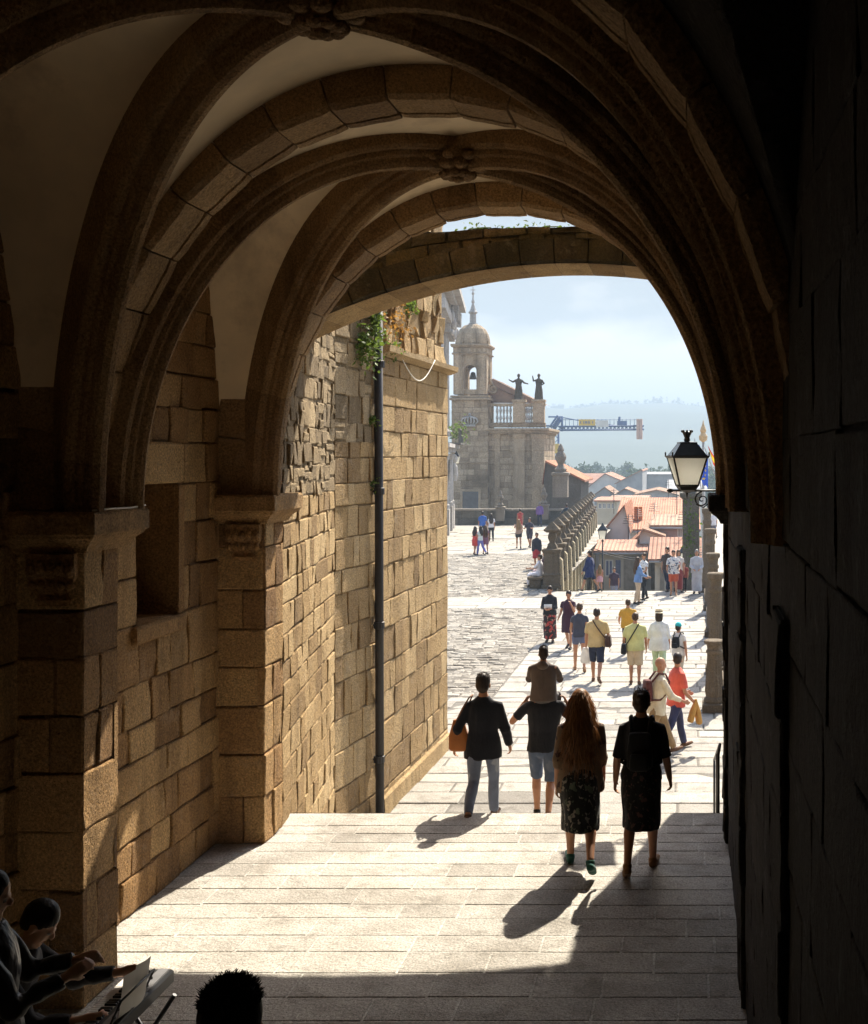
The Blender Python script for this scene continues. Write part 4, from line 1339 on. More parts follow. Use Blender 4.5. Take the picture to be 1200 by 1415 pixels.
for k in range(26):
    s = r2.uniform(9, FL); ball(bm, FP(s, 14.2 + r2.uniform(-.6, 1.2), .9), (r2.uniform(.15, .3), r2.uniform(.15, .3), r2.uniform(.2, .45)), 7, 5, r2.random())
for s in (9.5, 12, 14.4): fbox(bm, s - .2, s + .2, 14.6, 15.6, .8, 1.35, .6)
fbox(bm, 8.6, FL + .1, 13.7, 15.7, 0, .82, .5)
child(fac, 'carved_frieze', bm, M_PALE)
bm = NB()
fbox(bm, 8.5, FL - .2, 6.0, 6.12, 0, 1.5, .5)
for k in range(18):
    s = 8.7 + k * .41; lathe(bm, [(.03, 0), (.05, .4), (.03, .9)], FP(s, 6.12, 1.38), 6)
fbox(bm, 8.5, FL - .2, 7.0, 7.1, 1.3, 1.46, .5)
child(fac, 'balcony', bm, M_DARKST)
bm = NB()
for k in range(14):   # doorway arch rings
    a0, a1 = pi * k / 14, pi * (k + 1) / 14
    for (r0, r1, d) in ((1.3, 1.6, .25), (1.6, 1.95, .5), (1.95, 2.25, .7)):
        q = [FP(11.9 - r * cos(a), 3.4 + r * sin(a), d) for (r, a) in ((r0, a0), (r1, a0), (r1, a1), (r0, a1))]
        quad(bm, q, .6)
        q = [FP(11.9 - r0 * cos(a0), 3.4 + r0 * sin(a0), d), FP(11.9 - r0 * cos(a1), 3.4 + r0 * sin(a1), d), FP(11.9 - r0 * cos(a1), 3.4 + r0 * sin(a1), 0), FP(11.9 - r0 * cos(a0), 3.4 + r0 * sin(a0), 0)]
        quad(bm, q, .5)
fbox(bm, 10.2, 10.5, 0, 3.4, 0, .5, .6); fbox(bm, 13.3, 13.6, 0, 3.4, 0, .5, .6)
ball(bm, FP(13.9, 5.0, .8), (.3, .3, .35), 10, 8, .9); lathe(bm, [(.25, 3.4), (.35, 3.8), (.3, 4.4), (.12, 4.75)], FP(13.9, 0, .8), 10, .9)
child(fac, 'doorway_arch', bm, M_PALE)
bm = NB(); quad(bm, [FP(10.6, 0, .02), FP(13.2, 0, .02), FP(13.2, 4.4, .02), FP(10.6, 4.4, .02)])
child(fac, 'door', bm, plain('brown_door', (.10, .055, .03), .6, .3, 4))
pp2 = NB(); tube(pp2, [FP(15.3, 6, .25), FP(15.3, 15, .25)], .09, 8)
child(fac, 'downpipe', pp2, plain('pink_pipe', (.5, .3, .26), .6, .2, 4))
leaf_plant('balcony_plant', 'yellow green plants growing on the balcony of the pale facade', FP(13, 7.0, 1.2), (.25, .9, .35), 260, .22, M_LEAF, 44)
fl_ = empty('wall_lantern', FP(FL - .3, 4.6, .0)); tag(fl_, 'wall lantern on the corner of the pale facade', 'lantern', 'street lanterns')
bm = NB(); tube(bm, [(0, 0, 0), (.5, -.2, .1), (1.0, -.3, 0)], .04, 6); tube(bm, [(0, 0, -.6), (.5, -.2, -.4), (.9, -.3, 0)], .04, 6)
obj('bracket', bm, M_IRON, fl_)
bm = NB(); rloft(bm, [(.05, .88, 1.12, -.42, -.18), (.55, .78, 1.22, -.52, -.08)]); obj('lantern_glass', bm, M_FROST, fl_)
bm = NB(); rloft(bm, [(.55, .74, 1.26, -.56, -.04), (.85, .93, 1.07, -.37, -.23), (.95, .97, 1.03, -.33, -.27)]); obj('lantern_top', bm, M_IRON, fl_)

# ------------------------------------------------------------------ town
M_TILE_R = tiles('red_tile', (.30, .11, .05), (.50, .22, .115))
M_TILE_P = tiles('pink_tile', (.34, .15, .09), (.50, .27, .175))
M_TILE_B = tiles('brown_tile', (.27, .15, .09), (.42, .26, .17))
M_WHITE = plain('white_render', (.60, .58, .54), .9, .12, .8)
M_GREYW = plain('grey_render', (.30, .30, .31), .9, .15, .8)
M_CREAM = plain('cream_render', (.46, .41, .33), .9, .15, .8)
M_PINKW = plain('rose_render', (.36, .25, .22), .9, .2, .8)
M_SHUT = plain('blue_shutter', (.10, .12, .20), .5, .2, 3)
M_ORANGE = plain('orange_clay', (.50, .17, .05), .8, .2, 3)
M_WOOD = plain('grey_wood', (.25, .22, .18), .8, .25, 3)
def house(label, px0, px1, py_e0, py_r, Y, depth, wallm, tilem, ridge='x', rpos=.5, zb=-14, py_e1=None, windows=(), doors=(), chims=(), rotz=0, over=.35, group='houses below the square'):
    """gabled house: front face at distance Y between two photo columns; ridge along 'x' (eaves face us) or 'y' (gable faces us)"""
    x0, x1 = (px0 - 950) * Y / F, (px1 - 950) * Y / F
    Zp = lambda py, yy=Y: CAMZ - (py - 630) * yy / F
    ze = Zp(py_e0); ze1 = Zp(py_e1) if py_e1 else ze
    r = empty('town_house', ((x0 + x1) / 2, Y, zb)); tag(r, label, 'house', group)
    y1 = Y + depth; xm = x0 + (x1 - x0) * rpos
    bm = NB()
    if ridge == 'y':
        zr = Zp(py_r)
        f = [(x0, ze), (xm, zr), (x1, ze1)]
        for yy in (Y, y1):
            ff = bm.faces.new([bm.verts.new(p) for p in ((x0, yy, zb), (x1, yy, zb), (x1, yy, ze1 - .02), (xm, yy, zr - .02), (x0, yy, ze - .02))]); ff[tl(bm)] = .5
        quad(bm, [(x0, Y, zb), (x0, y1, zb), (x0, y1, ze - .02), (x0, Y, ze - .02)]); quad(bm, [(x1, Y, zb), (x1, y1, zb), (x1, y1, ze1 - .02), (x1, Y, ze1 - .02)])
    else:
        zr = Zp(py_r, Y + depth / 2); ym = Y + depth / 2
        for xx in (x0, x1):
            ff = bm.faces.new([bm.verts.new(p) for p in ((xx, Y, zb), (xx, y1, zb), (xx, y1, ze - .02), (xx, ym, zr - .02), (xx, Y, ze - .02))]); ff[tl(bm)] = .5
        quad(bm, [(x0, Y, zb), (x1, Y, zb), (x1, Y, ze - .02), (x0, Y, ze - .02)]); quad(bm, [(x0, y1, zb), (x1, y1, zb), (x1, y1, ze - .02), (x0, y1, ze - .02)])
    child(r, 'wall', bm, wallm)
    bm = NB(); th = .16; o = over
    if ridge == 'y':
        for (xa, za) in ((x0, ze), (x1, ze1)):
            dx = xa - xm; dz = za - zr; k = 1 + o / max(.5, abs(dx))
            A = (xm, zr); B = (xm + dx * k, zr + dz * k)
            W = sqrt((B[0] - A[0]) ** 2 + (B[1] - A[1]) ** 2)
            top = [(A[0], Y - o, A[1] + th), (B[0], Y - o, B[1] + th), (B[0], y1 + o, B[1] + th), (A[0], y1 + o, A[1] + th)]
            lo = [(p[0], p[1], p[2] - th) for p in top]
            uv_quad(bm, [top[0], top[3], top[2], top[1]], depth * 1.0, W)
            quad(bm, lo)
            for i in range(4): quad(bm, [top[i], top[(i + 1) % 4], lo[(i + 1) % 4], lo[i]])
    else:
        for ya in (Y, y1):
            dy = ya - ym; dz = ze - zr; k = 1 + o / abs(dy)
            B = (ym + dy * k, zr + dz * k)
            W = sqrt((B[0] - ym) ** 2 + (B[1] - zr) ** 2)
            top = [(x0 - o, ym, zr + th), (x1 + o, ym, zr + th), (x1 + o, B[0], B[1] + th), (x0 - o, B[0], B[1] + th)]
            lo = [(p[0], p[1], p[2] - th) for p in top]
            uv_quad(bm, top, (x1 - x0), W)
            quad(bm, lo)
            for i in range(4): quad(bm, [top[i], top[(i + 1) % 4], lo[(i + 1) % 4], lo[i]])
    roof = child(r, 'roof', bm, tilem)
    for (a, b, c, d, m) in chims:
        Yc = Y + depth * .12; s = Yc / F
        bm = NB(); xa, xb = (a - 950) * s, (b - 950) * s; za, zb_ = CAMZ - (d - 630) * s, CAMZ - (c - 630) * s
        for q in range(2):
            xq = xa + (xb - xa) * (.5 * q + .04)
            box(bm, xq, xq + (xb - xa) * .44, Yc, Yc + .6, za - .8, zb_, .5, .02)
        box(bm, xa - .08, xb + .08, Yc - .1, Yc + .7, za - 1.2, za - .1, .5, .02)
        o_ = child(r, 'chimney', bm, m); 
    for (a, b, c, d, m) in windows:
        xa, xb = (a - 950) * Y / F, (b - 950) * Y / F; za, zb_ = Zp(d), Zp(c)
        bm = NB(); fw = .07
        for (p, q, s, t) in ((xa - fw, xb + fw, zb_, zb_ + fw), (xa - fw, xb + fw, za - fw, za), (xa - fw, xa, za, zb_), (xb, xb + fw, za, zb_), ((xa + xb) / 2 - .03, (xa + xb) / 2 + .03, za, zb_)):
            box(bm, p, q, Y - .06, Y + .01, s + .001, t - .001)
        w = child(r, 'window', bm, M_WHITE if wallm is not M_WHITE else M_GREYW)
        bm = NB(); quad(bm, [(xa, Y - .02, za), (xb, Y - .02, za), (xb, Y - .02, zb_), (xa, Y - .02, zb_)])
        g = obj('pane', bm, m); g.parent = w
    if Y < 100:
        bm = NB(); q = V((x0 + (x1 - x0) * .62, Y + depth * .5, (zr if ridge == 'x' else (zr + ze1) / 2) - .2))
        tube(bm, [q, q + V((0, 0, 1.9))], .025, 5)
        for k in range(4): tube(bm, [q + V((-.35 + .04 * k, .1 * k, 1.35 + .14 * k)), q + V((.35 - .04 * k, .1 * k, 1.35 + .14 * k))], .016, 4)
        child(r, 'aerial', bm, M_IRON)
        bm = NB()
        if ridge == 'x': tube(bm, [(x0 - .3, Y - .38, ze - .06), (x1 + .3, Y - .38, ze - .06)], .06, 6); tube(bm, [(x1 - .15, Y - .08, ze - .1), (x1 - .15, Y - .08, zb + 4)], .05, 6)
        else: tube(bm, [(x1 + .1, Y - .08, ze1 - .3), (x1 - .1, Y - .08, zb + 4)], .05, 6)
        child(r, 'gutter', bm, M_GREYW)
    for (a, b, c, d, m) in doors:
        xa, xb = (a - 950) * Y / F, (b - 950) * Y / F; za, zb_ = Zp(d), Zp(c)
        bm = NB(); box(bm, xa, xb, Y - .05, Y + .02, za, zb_, .5, .01)
        for k in range(1, 5): box(bm, xa + (xb - xa) * k / 5 - .02, xa + (xb - xa) * k / 5 + .02, Y - .08, Y - .05, za, zb_)
        child(r, 'door', bm, m)
    return r
# near row
house('small house with flat pink roof and grey boarded doors below the ramp', 828, 887, 763, 749, 72, 7, M_CREAM, M_TILE_P, 'x', zb=-16,
      windows=((838, 846, 775, 795, M_SHUT),), doors=((851, 858, 774, 812, M_SHUT), (862, 882, 768, 815, M_WOOD)))
house('tall narrow pale house with corner drainpipe beside the rose coloured wall', 884, 912, 742, 733, 74, 9, M_WHITE, M_TILE_B, 'y', rpos=.15, zb=-16, py_e1=741,
      windows=((890, 894, 778, 800, M_GLASS),), doors=((900, 905, 775, 815, M_WOOD),))
house('low house with rose coloured upper wall under brown tiles', 906, 952, 728, 714, 76, 9, M_PINKW, M_TILE_B, 'x', zb=-16, windows=((938, 942, 731, 741, M_GLASS),))
house('house with striped pink roof slope above its doors next to the ivy pier', 905, 968, 774, 746, 66, 8, M_CREAM, M_TILE_P, 'x', zb=-16,
      doors=((912, 918, 784, 815, M_WOOD), (924, 931, 784, 815, M_WOOD)), windows=((936, 941, 786, 800, M_GLASS),))
house('white gabled house with steep red roof right behind the balustrade', 800, 868, 776, 700, 88, 11, M_WHITE, M_TILE_R, 'y', rpos=.93, zb=-16, py_e1=722)
house('white house with long red tiled roof and twin orange chimney', 853, 962, 733, 690, 92, 26, M_WHITE, M_TILE_R, 'x', zb=-16,
      windows=((858, 862, 742, 752, M_GLASS), (866, 870, 742, 752, M_GLASS)), chims=((876, 888, 700, 720, M_ORANGE),))
house('little white annex with red lean roof between the two larger houses', 858, 892, 764, 738, 82, 6, M_WHITE, M_TILE_R, 'y', rpos=.9, zb=-16, py_e1=742)
# middle distance
gm = 'houses in the middle distance'
house('cream house with a row of grey windows under a red roof edge', 825, 853, 693, 689, 140, 12, M_CREAM, M_TILE_P, 'x', group=gm,
      windows=tuple((828 + k * 6, 831 + k * 6, 696, 702, M_SHUT) for k in range(4)))
house('white block with two long blue window bands', 846, 893, 690, 686, 150, 10, M_WHITE, M_TILE_B, 'x', group=gm, windows=((849, 862, 690.5, 697, M_SHUT), (875, 890, 690.5, 697, M_SHUT)))
house('grey walled house with shallow gable right of the blue windowed block', 880, 935, 684, 678, 165, 14, M_GREYW, M_TILE_B, 'y', group=gm)
house('small dark roofed house left of the shallow grey gable', 822, 850, 684, 674, 190, 12, M_GREYW, M_TILE_B, 'y', group=gm)
house('dark twin of small roofs below the big grey gable', 850, 884, 684, 676, 185, 10, M_GREYW, M_TILE_B, 'y', rpos=.4, group=gm)
house('wide white house with pale pink roof at the foot of the hill', 800, 832, 668, 655, 250, 14, M_WHITE, M_TILE_P, 'x', group=gm)
house('large pink roofed hall with white gable facing the square', 815, 876, 672, 655, 240, 22, M_WHITE, M_TILE_P, 'y', rpos=.35, group=gm)
house('big grey gabled hall with sloping dark verge', 852, 888, 668, 650, 225, 30, M_GREYW, M_TILE_P, 'y', rpos=.98, group=gm, py_e1=651)
house('long plain grey block behind the big gable', 886, 938, 656, 653, 250, 16, M_GREYW, M_GREYW, 'x', group=gm)
house('pale house with grey slate roof beyond the lantern', 925, 975, 676, 664, 210, 12, M_WHITE, M_GREYW, 'x', group=gm)
house('low white house tucked below the grey block', 905, 950, 690, 683, 175, 10, M_WHITE, M_TILE_B, 'x', group=gm)
house('white apartment block behind the tall pinnacle', 752, 768, 622, 619, 300, 14, M_WHITE, M_TILE_P, 'x', group=gm,
      windows=tuple((754 + 5 * (k % 3), 757 + 5 * (k % 3), 625 + 7 * (k // 3), 629 + 7 * (k // 3), M_GLASS) for k in range(6)))
house('pale pink house at the foot of the hill left of the pinnacle', 770, 800, 668, 652, 260, 14, M_CREAM, M_TILE_P, 'y', group=gm)
bm = NB()
for k in range(2):
    a, b = at(820, 758 + 3 * k, 68), at(975, 762 + 3 * k, 64)
    tube(bm, [a + (b - a) * (i / 12) - V((0, 0, .5 * sin(pi * i / 12))) for i in range(13)], .02, 4)
tag(obj('overhead_wire', bm, M_IRON), 'thin sagging wires strung across the street below the ramp', 'wire')
# stone outbuilding right of the church
ob = house('dark stone outbuilding with red tiles at the corner of the church', 752, 803, 657, 639, 100, 8, M_DARKST, M_TILE_R, 'y', rpos=.05, zb=-12, py_e1=663, group='houses below the square')

# crane
YK = 230.0
M_CRB = plain('crane_blue', (.06, .11, .25), .6, .15, 2)
M_CRY = plain('crane_yellow', (.62, .40, .04), .6, .1, 2)
crane = empty('tower_crane', at(770, 700, YK)); tag(crane, 'blue tower crane with yellow and white boards on its counter jib', 'crane')
def lattice(bm, a, b, w, n, r=.12):
    a, b = V(a), V(b); d = (b - a).normalized(); up = V((0, 0, 1)) if abs(d.z) < .9 else V((1, 0, 0)); s = d.cross(up).normalized(); up = s.cross(d)
    cs = [(-1, -1), (1, -1), (1, 1), (-1, 1)]
    for (p, q) in cs: tube(bm, [a + s * p * w + up * q * w, b + s * p * w + up * q * w], r, 5)
    for k in range(n):
        t0, t1 = a + (b - a) * k / n, a + (b - a) * (k + 1) / n
        for i in range(4):
            (p, q), (u, v) = cs[i], cs[(i + 1) % 4]
            tube(bm, [t0 + s * p * w + up * q * w, t1 + s * u * w + up * v * w], r * .6, 4)
bm = NB(); lattice(bm, at(766, 760, YK), at(766, 594, YK), .8, 14); child(crane, 'mast', bm, M_CRB)
bm = NB(); lattice(bm, at(772, 592, YK), at(890, 591, YK), .35, 22, .16); lattice(bm, at(700, 592, YK), at(770, 592, YK), .5, 14, .12)
tube(bm, [at(778, 577, YK), at(800, 581, YK), at(850, 588, YK), at(868, 589, YK)], .1, 5)
for k in range(20): p = at(776 + 5.6 * k, 590, YK); tube(bm, [p, p + V((0, 0, 1.5))], .05, 4)
tube(bm, [at(776, 580, YK), at(884, 580, YK)], .05, 4)
child(crane, 'jib', bm, M_CRB)
bm = NB(); lattice(bm, at(763, 592, YK), at(774, 576, YK), .5, 4, .14); tube(bm, [at(777, 576, YK), at(777, 596, YK)], .22, 6)
tube(bm, [at(758, 576, YK), at(778, 576, YK)], .16, 6); tube(bm, [at(764, 591, YK), at(774, 577, YK)], .3, 6)
child(crane, 'head_frame', bm, M_CRB)
bm = NB(); p, q = at(800, 588, YK - .8), at(823, 579.5, YK - .8); box(bm, p.x, q.x, YK - .9, YK - .7, p.z, q.z); sb = child(crane, 'yellow_board', bm, M_CRY)
bm = NB()
for k in range(9):     # the dark illegible lettering of the board
    if k in (1, 7): continue
    xx = p.x + (q.x - p.x) * (.1 + .09 * k); zz = (p.z + q.z) / 2
    box(bm, xx, xx + .13, YK - .93, YK - .905, zz - .22, zz + .22)
    if k % 2: box(bm, xx + .13, xx + .24, YK - .93, YK - .905, zz + .10 * (k % 3), zz + .10 * (k % 3) + .12)
lt = obj('board_lettering', bm, M_CRB); lt.parent = sb
bm = NB(); p, q = at(824, 590, YK - .8), at(841, 581, YK - .8); box(bm, p.x, q.x, YK - .9, YK - .7, p.z, q.z); child(crane, 'white_board', bm, M_WHITE)
bm = NB(); p = at(860, 587, YK); box(bm, p.x - .9, p.x + .9, YK - .5, YK + .5, p.z - .1, p.z + .7); box(bm, p.x - .7, p.x - .3, YK - .3, YK + .3, p.z + .6, p.z + 1.5); child(crane, 'winch', bm, M_CRB)
bm = NB(); p, q = at(880, 607, YK), at(888, 579, YK); box(bm, p.x, (p.x + q.x) / 2 - .03, YK - 1, YK + 1, p.z, q.z, .5, .05); box(bm, (p.x + q.x) / 2 + .03, q.x, YK - 1, YK + 1, p.z, q.z, .5, .05)
child(crane, 'counterweight', bm, plain('pink_concrete', (.5, .33, .26), .9, .15, 2))
bm = NB(); p = at(770, 620, YK); box(bm, p.x - .7, p.x + .5, YK - 1.5, YK - .7, p.z - .9, p.z + .9, .5, .05); child(crane, 'cab', bm, M_CRY)

# ------------------------------------------------------------------ land: the ground sheet, hills, woods
GZ = -14.0
M_GROUND = plain('town_ground', (.13, .125, .08), 1, .4, .02)
bm = NB()
quad(bm, [(-3000, 30, GZ), (3000, 30, GZ), (3000, 4200, GZ), (-3000, 4200, GZ)])
tag(obj('ground', bm, M_GROUND), kind='structure')
m, nt, b = new_mat('forest_hill')
n1 = noise_node(nt, .012, 6, .7)
r1 = ramp(nt, [(.030, .046, .026), (.042, .060, .034), (.058, .076, .042)], [.35, .55, .7])
nt.links.new(n1.outputs[0], r1.inputs[0]); nt.links.new(r1.outputs[0], b.inputs['Base Color']); b.inputs['Roughness'].default_value = 1
n2 = noise_node(nt, .09, 4, .7); bump(nt, b, n2.outputs[0], .3, 3)
M_HILL = m
def hill_z(x, y):
    t_ = min(1, max(0, (y - 480) / 1500))
    s = t_ * t_ * (3 - 2 * t_)
    sky = 76 + 7 * noise.noise(V((x * .006, 0, 2))) + 4 * noise.noise(V((x * .02, 5, 2)))
    # skyline rises to the right of the church then dips
    sky += 7 * math.exp(-((x + 40) / 120) ** 2)
    return GZ - 1 + (sky - GZ) * s + 14 * s * noise.noise(V((x * .004, y * .004, 0))) * (1 - s * .7)
bm = bmesh.new(); tl(bm)
g = []
xs = [-900 + 25 * i for i in range(73)]; ys = [480 + 22 * j for j in range(78)]
for y in ys:
    g.append([bm.verts.new((x * (.4 + y / 2200), y, hill_z(x * (.4 + y / 2200), y))) for x in xs])
for j in range(len(ys) - 1):
    for i in range(len(xs) - 1):
        f = bm.faces.new([g[j][i], g[j][i + 1], g[j + 1][i + 1], g[j + 1][i]]); f.smooth = True
tag(obj('hills', bm, M_HILL), kind='structure')
# woods on the slopes as one mass of conifer and leafy crowns
M_TREE = plain('far_foliage', (.045, .066, .034), .95, .25, .15, transl=.5)
r2 = random.Random(12)
bm = NB()
def crown_far(bm, p, h, w, n, con):
    for k in range(n):
        t_ = r2.random()
        rr = w * (1 - t_ * .85 if con else sqrt(max(.05, 1 - (2 * t_ - 1) ** 2))) * sqrt(r2.random())
        a = r2.uniform(0, 2 * pi)
        c = p + V((rr * cos(a), rr * sin(a), h * (.15 + .85 * t_)))
        s = w * r2.uniform(.35, .7)
        d = V((r2.uniform(-1, 1), r2.uniform(-1, 1), r2.uniform(-.4, .8))).normalized(); e = d.cross(V((r2.uniform(-1, 1), r2.uniform(-1, 1), r2.uniform(-1, 1)))).normalized()
        quad(bm, [c - d * s - e * s * .2, c + e * s * .7, c + d * s + e * s * .1, c - e * s * .6])
for k in range(0):
    y = 600 + 700 * r2.random() ** .75
    x = r2.uniform(-330, 110) * y / 1700
    p = V((x, y, hill_z(x, y) - 1))
    crown_far(bm, p, r2.uniform(9, 17), r2.uniform(3.5, 6.5), 12, r2.random() < .5)
for k in range(230):    # skyline
    x = r2.uniform(-330, 110) * 1.2; y = r2.uniform(1960, 2040)
    p = V((x, y, hill_z(x, y) - 2))
    big = 1.5 if noise.noise(V((x * .012, 0, 9))) > .12 else 1
    crown_far(bm, p, r2.uniform(6, 12) * big, r2.uniform(2.5, 5), 16, r2.random() < .6)
tag(obj('far_forest', bm, M_TREE), kind='stuff')
# nearer trees behind the houses, each its own thing
M_FOL = [plain('tree_foliage_dark', (.04, .07, .025), .9, .5, .6, transl=.25), plain('tree_foliage_mid', (.07, .10, .03), .9, .5, .6, transl=.25)]
M_TRUNK = plain('tree_bark', (.09, .065, .045), .95, .3, 3)
tl_ = [(792, 650, 380, 11, 'dark round tree at the foot of the hill just right of the pinnacle'), (806, 654, 340, 9, 'bluish tree left of the large pink roofed hall'),
       (818, 650, 400, 10, 'leafy tree above the ridge of the large pink roof'), (836, 648, 420, 9, 'spreading tree behind the middle of the pink roofed hall'),
       (852, 647, 430, 8, 'small tree by the peak of the big grey gable'), (868, 646, 410, 9, 'tree rising over the big grey gable'),
       (884, 652, 330, 11, 'tall bushy tree where the grey block meets the big gable'), (898, 650, 340, 10, 'round tree above the long grey block'),
       (912, 650, 350, 12, 'dense tree between the grey block and the lantern'), (925, 652, 330, 11, 'tree partly hidden by the left pane of the lantern'),
       (978, 655, 320, 11, 'tree behind the hanging flags'), (990, 650, 340, 12, 'tree at the edge of the dark wall beyond the flags')]
for (px, py, Y, h, lab) in tl_:
    base = at(px, py, Y); base.z = GZ; top = at(px, py - 8, Y).z + r2.uniform(-.5, 1.5)
    H = top - GZ; w = H * .28
    r = empty('leafy_tree', base); tag(r, lab, 'tree', 'trees beyond the houses')
    bm = NB(); tube(bm, [(0, 0, 0), (.1, 0, H * .3), (-.1, .1, H * .6)], [.45, .35, .2], 8)
    for k in range(5):
        a = k * 1.26; tube(bm, [(0, 0, H * (.25 + .06 * k)), (w * .5 * cos(a), w * .5 * sin(a), H * (.45 + .06 * k))], [.2, .08], 5)
    obj('trunk', bm, M_TRUNK, r)
    bm = NB()
    cl = [(V((r2.gauss(0, .45) * w, r2.gauss(0, .45) * w, H * r2.uniform(.3, .93))), r2.uniform(.3, .5) * w) for _ in range(16)]
    for k in range(1100):
        c, s0 = r2.choice(cl)
        d = V((r2.gauss(0, 1), r2.gauss(0, 1), r2.gauss(0, 1))).normalized() * s0 * r2.random() ** .4
        q = c + d; s = .55 * r2.uniform(.5, 1.3)
        u = V((r2.uniform(-1, 1), r2.uniform(-1, 1), r2.uniform(-1, 1))).normalized(); e = u.cross(V((r2.uniform(-1, 1), r2.uniform(-1, 1), r2.uniform(-1, 1)))).normalized()
        quad(bm, [q - u * s, q + e * s * .5, q + u * s, q - e * s * .5])
    obj('crown', bm, r2.choice(M_FOL), r)
# ------------------------------------------------------------------ figures
class Shell:
    """closed tubes and ellipsoids that are fused into one skin"""
    def __init__(s): s.v = []; s.f = []
    def rings(s, rings, cap=True):
        b = len(s.v); n = len(rings[0])
        for r in rings: s.v += [V(p) for p in r]
        for i in range(len(rings) - 1):
            for k in range(n):
                a, c = b + i * n + k, b + i * n + (k + 1) % n
                s.f.append((a, c, c + n, a + n))
        s.f.append(tuple(b + k for k in range(n))[::-1])
        e = b + (len(rings) - 1) * n
        s.f.append(tuple(e + k for k in range(n)))
    def tube(s, pts, rad, n=12, ends=(True, True), ref=None, flat=None):
        """rad: float or (rx, ry) per point; flat ends where ends is False"""
        pts = [V(p) for p in pts]
        rad = [r if isinstance(r, tuple) else (r, r) for r in (rad if isinstance(rad, list) else [rad] * len(pts))]
        ref = V(ref) if ref is not None else V((0, 1, 0))
        P, R = [], []
        d0 = (pts[1] - pts[0]).normalized(); d1 = (pts[-1] - pts[-2]).normalized()
        if ends[0]:
            r = min(rad[0])
            for k in (.95, .6): P.append(pts[0] - d0 * r * k); q = sqrt(1 - k * k); R.append((rad[0][0] * q, rad[0][1] * q))
        P += pts; R += rad
        if ends[1]:
            r = min(rad[-1])
            for k in (.6, .95): P.append(pts[-1] + d1 * r * k); q = sqrt(1 - k * k); R.append((rad[-1][0] * q, rad[-1][1] * q))
        out = []
        for i, p in enumerate(P):
            a = P[max(0, i - 1)]; c = P[min(len(P) - 1, i + 1)]
            d = (c - a).normalized()
            rf = ref if abs(d.dot(ref)) < .95 else V((1, 0, 0))
            u = rf.cross(d).normalized(); w = d.cross(u).normalized()
            out.append([p + u * R[i][0] * cos(2 * pi * k / n) + w * R[i][1] * sin(2 * pi * k / n) for k in range(n)])
        s.rings(out)
    def ell(s, c, r, rot=None, n=14, m=9):
        c = V(c)
        out = []
        for j in range(m):
            th = pi * (j + .5) / m
            row = []
            for k in range(n):
                p = V((r[0] * sin(th) * cos(2 * pi * k / n), r[1] * sin(th) * sin(2 * pi * k / n), -r[2] * cos(th)))
                row.append(c + (rot @ p if rot else p))
            out.append(row)
        s.rings(out)
    def fuse(s, name, vox, m, smooth=4, wob=0, wobs=7, parent=None, mats=None):
        me = bpy.data.meshes.new('raw'); me.from_pydata([tuple(p) for p in s.v], [], s.f)
        bm = bmesh.new(); bm.from_mesh(me); bmesh.ops.recalc_face_normals(bm, faces=bm.faces); bm.to_mesh(me); bm.free()
        o = bpy.data.objects.new('raw', me); C.objects.link(o)
        md = o.modifiers.new('r', 'REMESH'); md.mode = 'VOXEL'; md.voxel_size = vox; md.use_smooth_shade = True
        if smooth:
            sm = o.modifiers.new('s', 'SMOOTH'); sm.factor = .5; sm.iterations = smooth
        dg = bpy.context.evaluated_depsgraph_get()
        ev = o.evaluated_get(dg)
        out = bpy.data.meshes.new_from_object(ev)
        out.materials.clear()
        bpy.data.objects.remove(o); bpy.data.meshes.remove(me)
        out.name = name
        if wob:
            for v_, nn in zip(out.vertices, [q.normal.copy() for q in out.vertices]):
                c = v_.co
                v_.co = c + nn * wob * (noise.noise(V((c.x * wobs, c.y * wobs, c.z * wobs * .45))) + .5 * noise.noise(V((c.x * wobs * 2.3, c.y * wobs * 2.3, c.z * wobs + 5))))
        out.polygons.foreach_set('use_smooth', [True] * len(out.polygons))
        ob = bpy.data.objects.new(name, out); C.objects.link(ob)
        for q in (m if isinstance(m, (list, tuple)) else [m]): out.materials.append(q)
        if parent: ob.parent = parent
        return ob

def skin_mat(name, col):
    if name in MATS: return MATS[name]
    m = plain(name, col, .55, .08, 14, spec=.35)
    b = m.node_tree.nodes['Principled BSDF']
    b.inputs['Subsurface Weight'].default_value = .12
    b.inputs['Subsurface Radius'].default_value = (.02, .008, .004)
    return m
SKIN = {'fair': skin_mat('skin_fair', (.52, .30, .19)), 'tan': skin_mat('skin_tan', (.42, .21, .12)), 'brown': skin_mat('skin_brown', (.30, .15, .08))}
M_EYE = plain('eye_dark', (.03, .02, .015), .3, .1, 5)
M_LIP = plain('lip', (.33, .12, .09), .5, .1, 5)
def hair_mat(name, col, transl=.4):
    key = 'hair_' + name
    if key in MATS: return MATS[key]
    m, nt, b = new_mat(key)
    n = noise_node(nt, 60, 3, .6, stretch=(1, 1, .08))
    r = ramp(nt, [tuple(c * .5 for c in col), tuple(min(1, c * 1.5) for c in col)], [.3, .7])
    nt.links.new(n.outputs[0], r.inputs[0]); nt.links.new(r.outputs[0], b.inputs['Base Color'])
    b.inputs['Roughness'].default_value = .45; b.inputs['Specular IOR Level'].default_value = .4
    bump(nt, b, n.outputs[0], .6, .01)
    t = nt.nodes.new('ShaderNodeBsdfTranslucent'); nt.links.new(r.outputs[0], t.inputs[0])
    ms = nt.nodes.new('ShaderNodeMixShader'); ms.inputs[0].default_value = transl
    nt.links.new(b.outputs[0], ms.inputs[1]); nt.links.new(t.outputs[0], ms.inputs[2]); nt.links.new(ms.outputs[0], nt.nodes['Material Output'].inputs[0])
    MATS[key] = m
    return m
